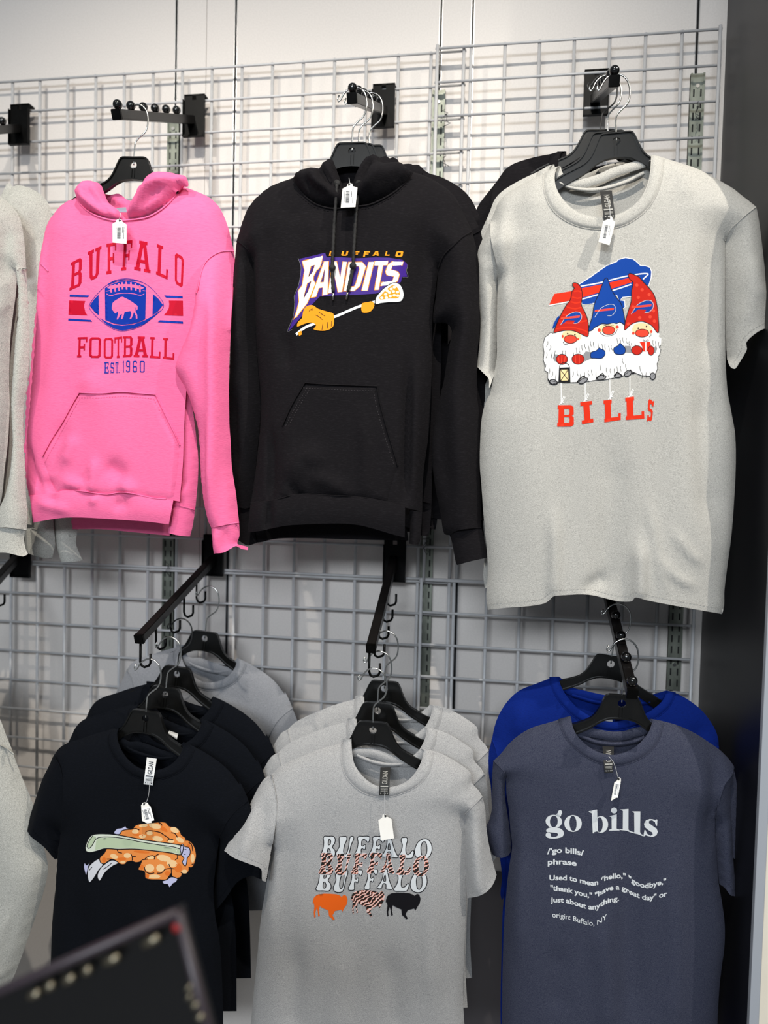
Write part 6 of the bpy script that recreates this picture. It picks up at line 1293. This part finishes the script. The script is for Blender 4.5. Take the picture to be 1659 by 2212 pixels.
# ------------------------------------------------------------------ price tags
def price_tag(poly, cord, surf, off, label, bar=True, m=M_CARD, drop=.012):
    """poly: hole end first (pixel outline), cord: pixel path of the thread"""
    P = np.array(poly, float); c = P.mean(0)
    y0 = surf.y(surf.at([tuple(P[0])])[:, [0, 2]])[0] - off
    zt, zb = P[:, 1].min(), P[:, 1].max()
    Yf = lambda py: y0 - drop * (py - zt) / (zb - zt)
    t = thing('price_tag', at1(c[0], zb, Yf(zb)), label, 'price tag', 'swing tags on the garments')
    def at_(p, d=0.0): return at1(p[0], p[1], Yf(p[1]) - d)
    W, T = fill([poly]); n = len(W); V = [at_(p) for p in W] + [at_(p, -.0007) for p in W]
    F = [tuple(f) for f in orient(np.array(V), T, -1)] + [tuple(int(i) + n for i in f[::-1]) for f in orient(np.array(V), T, -1)]
    mb = MB().add(V, F); k = len(poly)
    mb.add([at_(p) for p in poly] + [at_(p, -.0007) for p in poly], [(i, (i+1) % k, k + (i+1) % k, k + i) for i in range(k)]); mb.build('card', m, t)
    a = P[np.argsort(P[:, 1])[:2]].mean(0); b = P[np.argsort(P[:, 1])[-2:]].mean(0); ax = (b - a); L = np.hypot(*ax); ax = ax / L; nx = np.array([-ax[1], ax[0]])
    if nx[0] < 0: nx = -nx
    hole = a + ax * L * .07; MB().tube([at_(hole, .0002), at_(hole, .0006)], .0022, 12).build('hole', M_HOLE, t)
    wd = abs(((P - c) @ nx)).max()
    if bar:
        q = lambda u, v: at_(a + ax * L * u + nx * wd * v, .0004)
        MB().add([q(.24, -.62), q(.24, .85), q(.93, .85), q(.93, -.62)], [(0, 1, 2, 3)]).build('sticker', M_STICK, t)
        q = lambda u, v: at_(a + ax * L * u + nx * wd * v, .0008)
        r = random.Random(int(c[0])); k_ = MB(); u = .32
        while u < .82:
            w_ = r.choice((.006, .010, .018)); k_.add([q(u, -.35), q(u, .12), q(u + w_, .12), q(u + w_, -.35)], [(0, 1, 2, 3)]); u += w_ + r.choice((.008, .013))
        k_.build('barcode', M_INKB, t)['kind'] = 'stuff'
        k_ = MB(); u = .32
        for v0, v1, e in ((.28, .40, .55), (.50, .58, .8), (-.52, -.45, .75)):
            u = .32
            while u < e:
                w_ = r.choice((.02, .035)); k_.add([q(u, v0), q(u, v1), q(u + w_, v1), q(u + w_, v0)], [(0, 1, 2, 3)]); u += w_ + .012
        k_.build('small_print', M_INKB, t)['kind'] = 'stuff'
    if cord:
        P3 = [at1(p[0], p[1], y0 - .001) for p in spl(cord, step=4)]
        if len(P3) > 1: MB().tube(P3, .0005, 5).build('thread', M_THREAD, t, True)
price_tag(z3([(745, 400), (760, 395), (776, 397), (783, 412), (810, 430), (810, 553), (721, 545), (719, 425), (742, 412)]), z3([(773, 355), (768, 380), (760, 402)]), sP, .020, 'white price tag on the pink hoodie')
price_tag(hz([(572, 818), (590, 813), (606, 818), (612, 838), (649, 850), (632, 1008), (513, 1013), (528, 858), (560, 842)]), hz([(580, 770), (585, 800), (591, 830)]), sK, .018, 'white price tag between the drawstrings of the black hoodie')
price_tag(z7([(790, 374), (801, 370), (812, 374), (814, 390), (828, 404), (797, 528), (738, 509), (763, 398), (785, 388)]), z7([(780, 265), (795, 310), (800, 350), (800, 378)]), sG, .016, 'white price tag hanging from the neck label of the gnome tee')
price_tag(y4([(852, 233), (866, 230), (882, 233), (898, 262), (905, 352), (880, 356), (848, 340), (843, 248)]), y4([(893, 128), (888, 180), (878, 220), (868, 238)]), s1, .014, 'slim white price tag above the chicken wing print')
price_tag(y5([(950, 286), (960, 281), (970, 284), (974, 295), (1000, 309), (1014, 417), (941, 430), (926, 317), (948, 300)]), y5([(963, 140), (960, 200), (960, 290)]), s2, .016, 'blank white price tag touching the word BUFFALO', False)
price_tag(y3([(818, 1064), (826, 1062), (833, 1068), (834, 1082), (818, 1170), (778, 1195), (797, 1092), (812, 1080)]), n3([(680, 1385), (735, 1450), (770, 1540), (800, 1660)]), s3, .016, 'narrow tilted price tag above the words go bills')

# ------------------------------------------------------------------ blurred black panel close to the camera
e8 = lambda L: Q(0, 1920, 3.456, L)
M_PAN = mat('black_gloss_panel', '#08080a', .3); M_RIMP = mat('plum_grey_rim', '#332a30', .4); M_STUD = mat('pewter_stud', '#8a8270', .35, .9); M_DOT = mat('red_plastic_dot', '#8a1010', .4)
YQ = CAM[1] + .56
g8 = lambda p, d=0.0: at1(*e8([p])[0], YQ + d)
tS = thing('display_stand', (at1(120, 2300, YQ).x, YQ, 0), 'out-of-focus black panel with a thin rim and small metal studs', 'display stand')
cor = [g8((1338, 168)), g8((-900, 1155)), g8((-600, 2100)), g8((1830, 2100))]
V = [c for c in cor] + [c + Vector((0, .012, 0)) for c in cor]
MB().add(V, [(0, 1, 2, 3), (7, 6, 5, 4), (0, 4, 5, 1), (1, 5, 6, 2), (2, 6, 7, 3), (3, 7, 4, 0)]).build('panel', M_PAN, tS)
MB().tube([cor[1] + Vector((0, -.002, 0)), cor[0] + Vector((0, -.002, 0))], .0046, 10).build('rim', M_RIMP, tS, True)
MB().tube([cor[0] + Vector((0, -.002, 0)), cor[3] + Vector((0, -.002, 0))], .0046, 10).build('rim', M_RIMP, tS, True)
for a, b in (((225, 800), (300, 770)), ((345, 740), (405, 712)), ((485, 690), (555, 655)), ((630, 620), (680, 595)), ((785, 550), (890, 505)), ((1075, 415), (1190, 360)), ((1400, 725), (1425, 745)), ((1405, 795), (1432, 812)), ((1445, 850), (1475, 880)), ((1485, 935), (1510, 975))):
    p0, p1 = g8(a, -.006), g8(b, -.006); MB().tube([p0, p1], .0036, 10).build('stud', M_STUD, tS, True)
MB().ball(g8((1325, 285), -.004), .0045).build('red_dot', M_DOT, tS, True)
px_ = g8((500, 1900)); MB().tube([(px_.x, px_.y + .015, 0.02), (px_.x, px_.y + .015, px_.z)], .015, 14).build('post', M_BLACK, tS, True)
MB().tube([(px_.x, px_.y + .015, 0), (px_.x, px_.y + .015, 0.02)], .12, 24).build('foot', M_BLACK, tS, False)
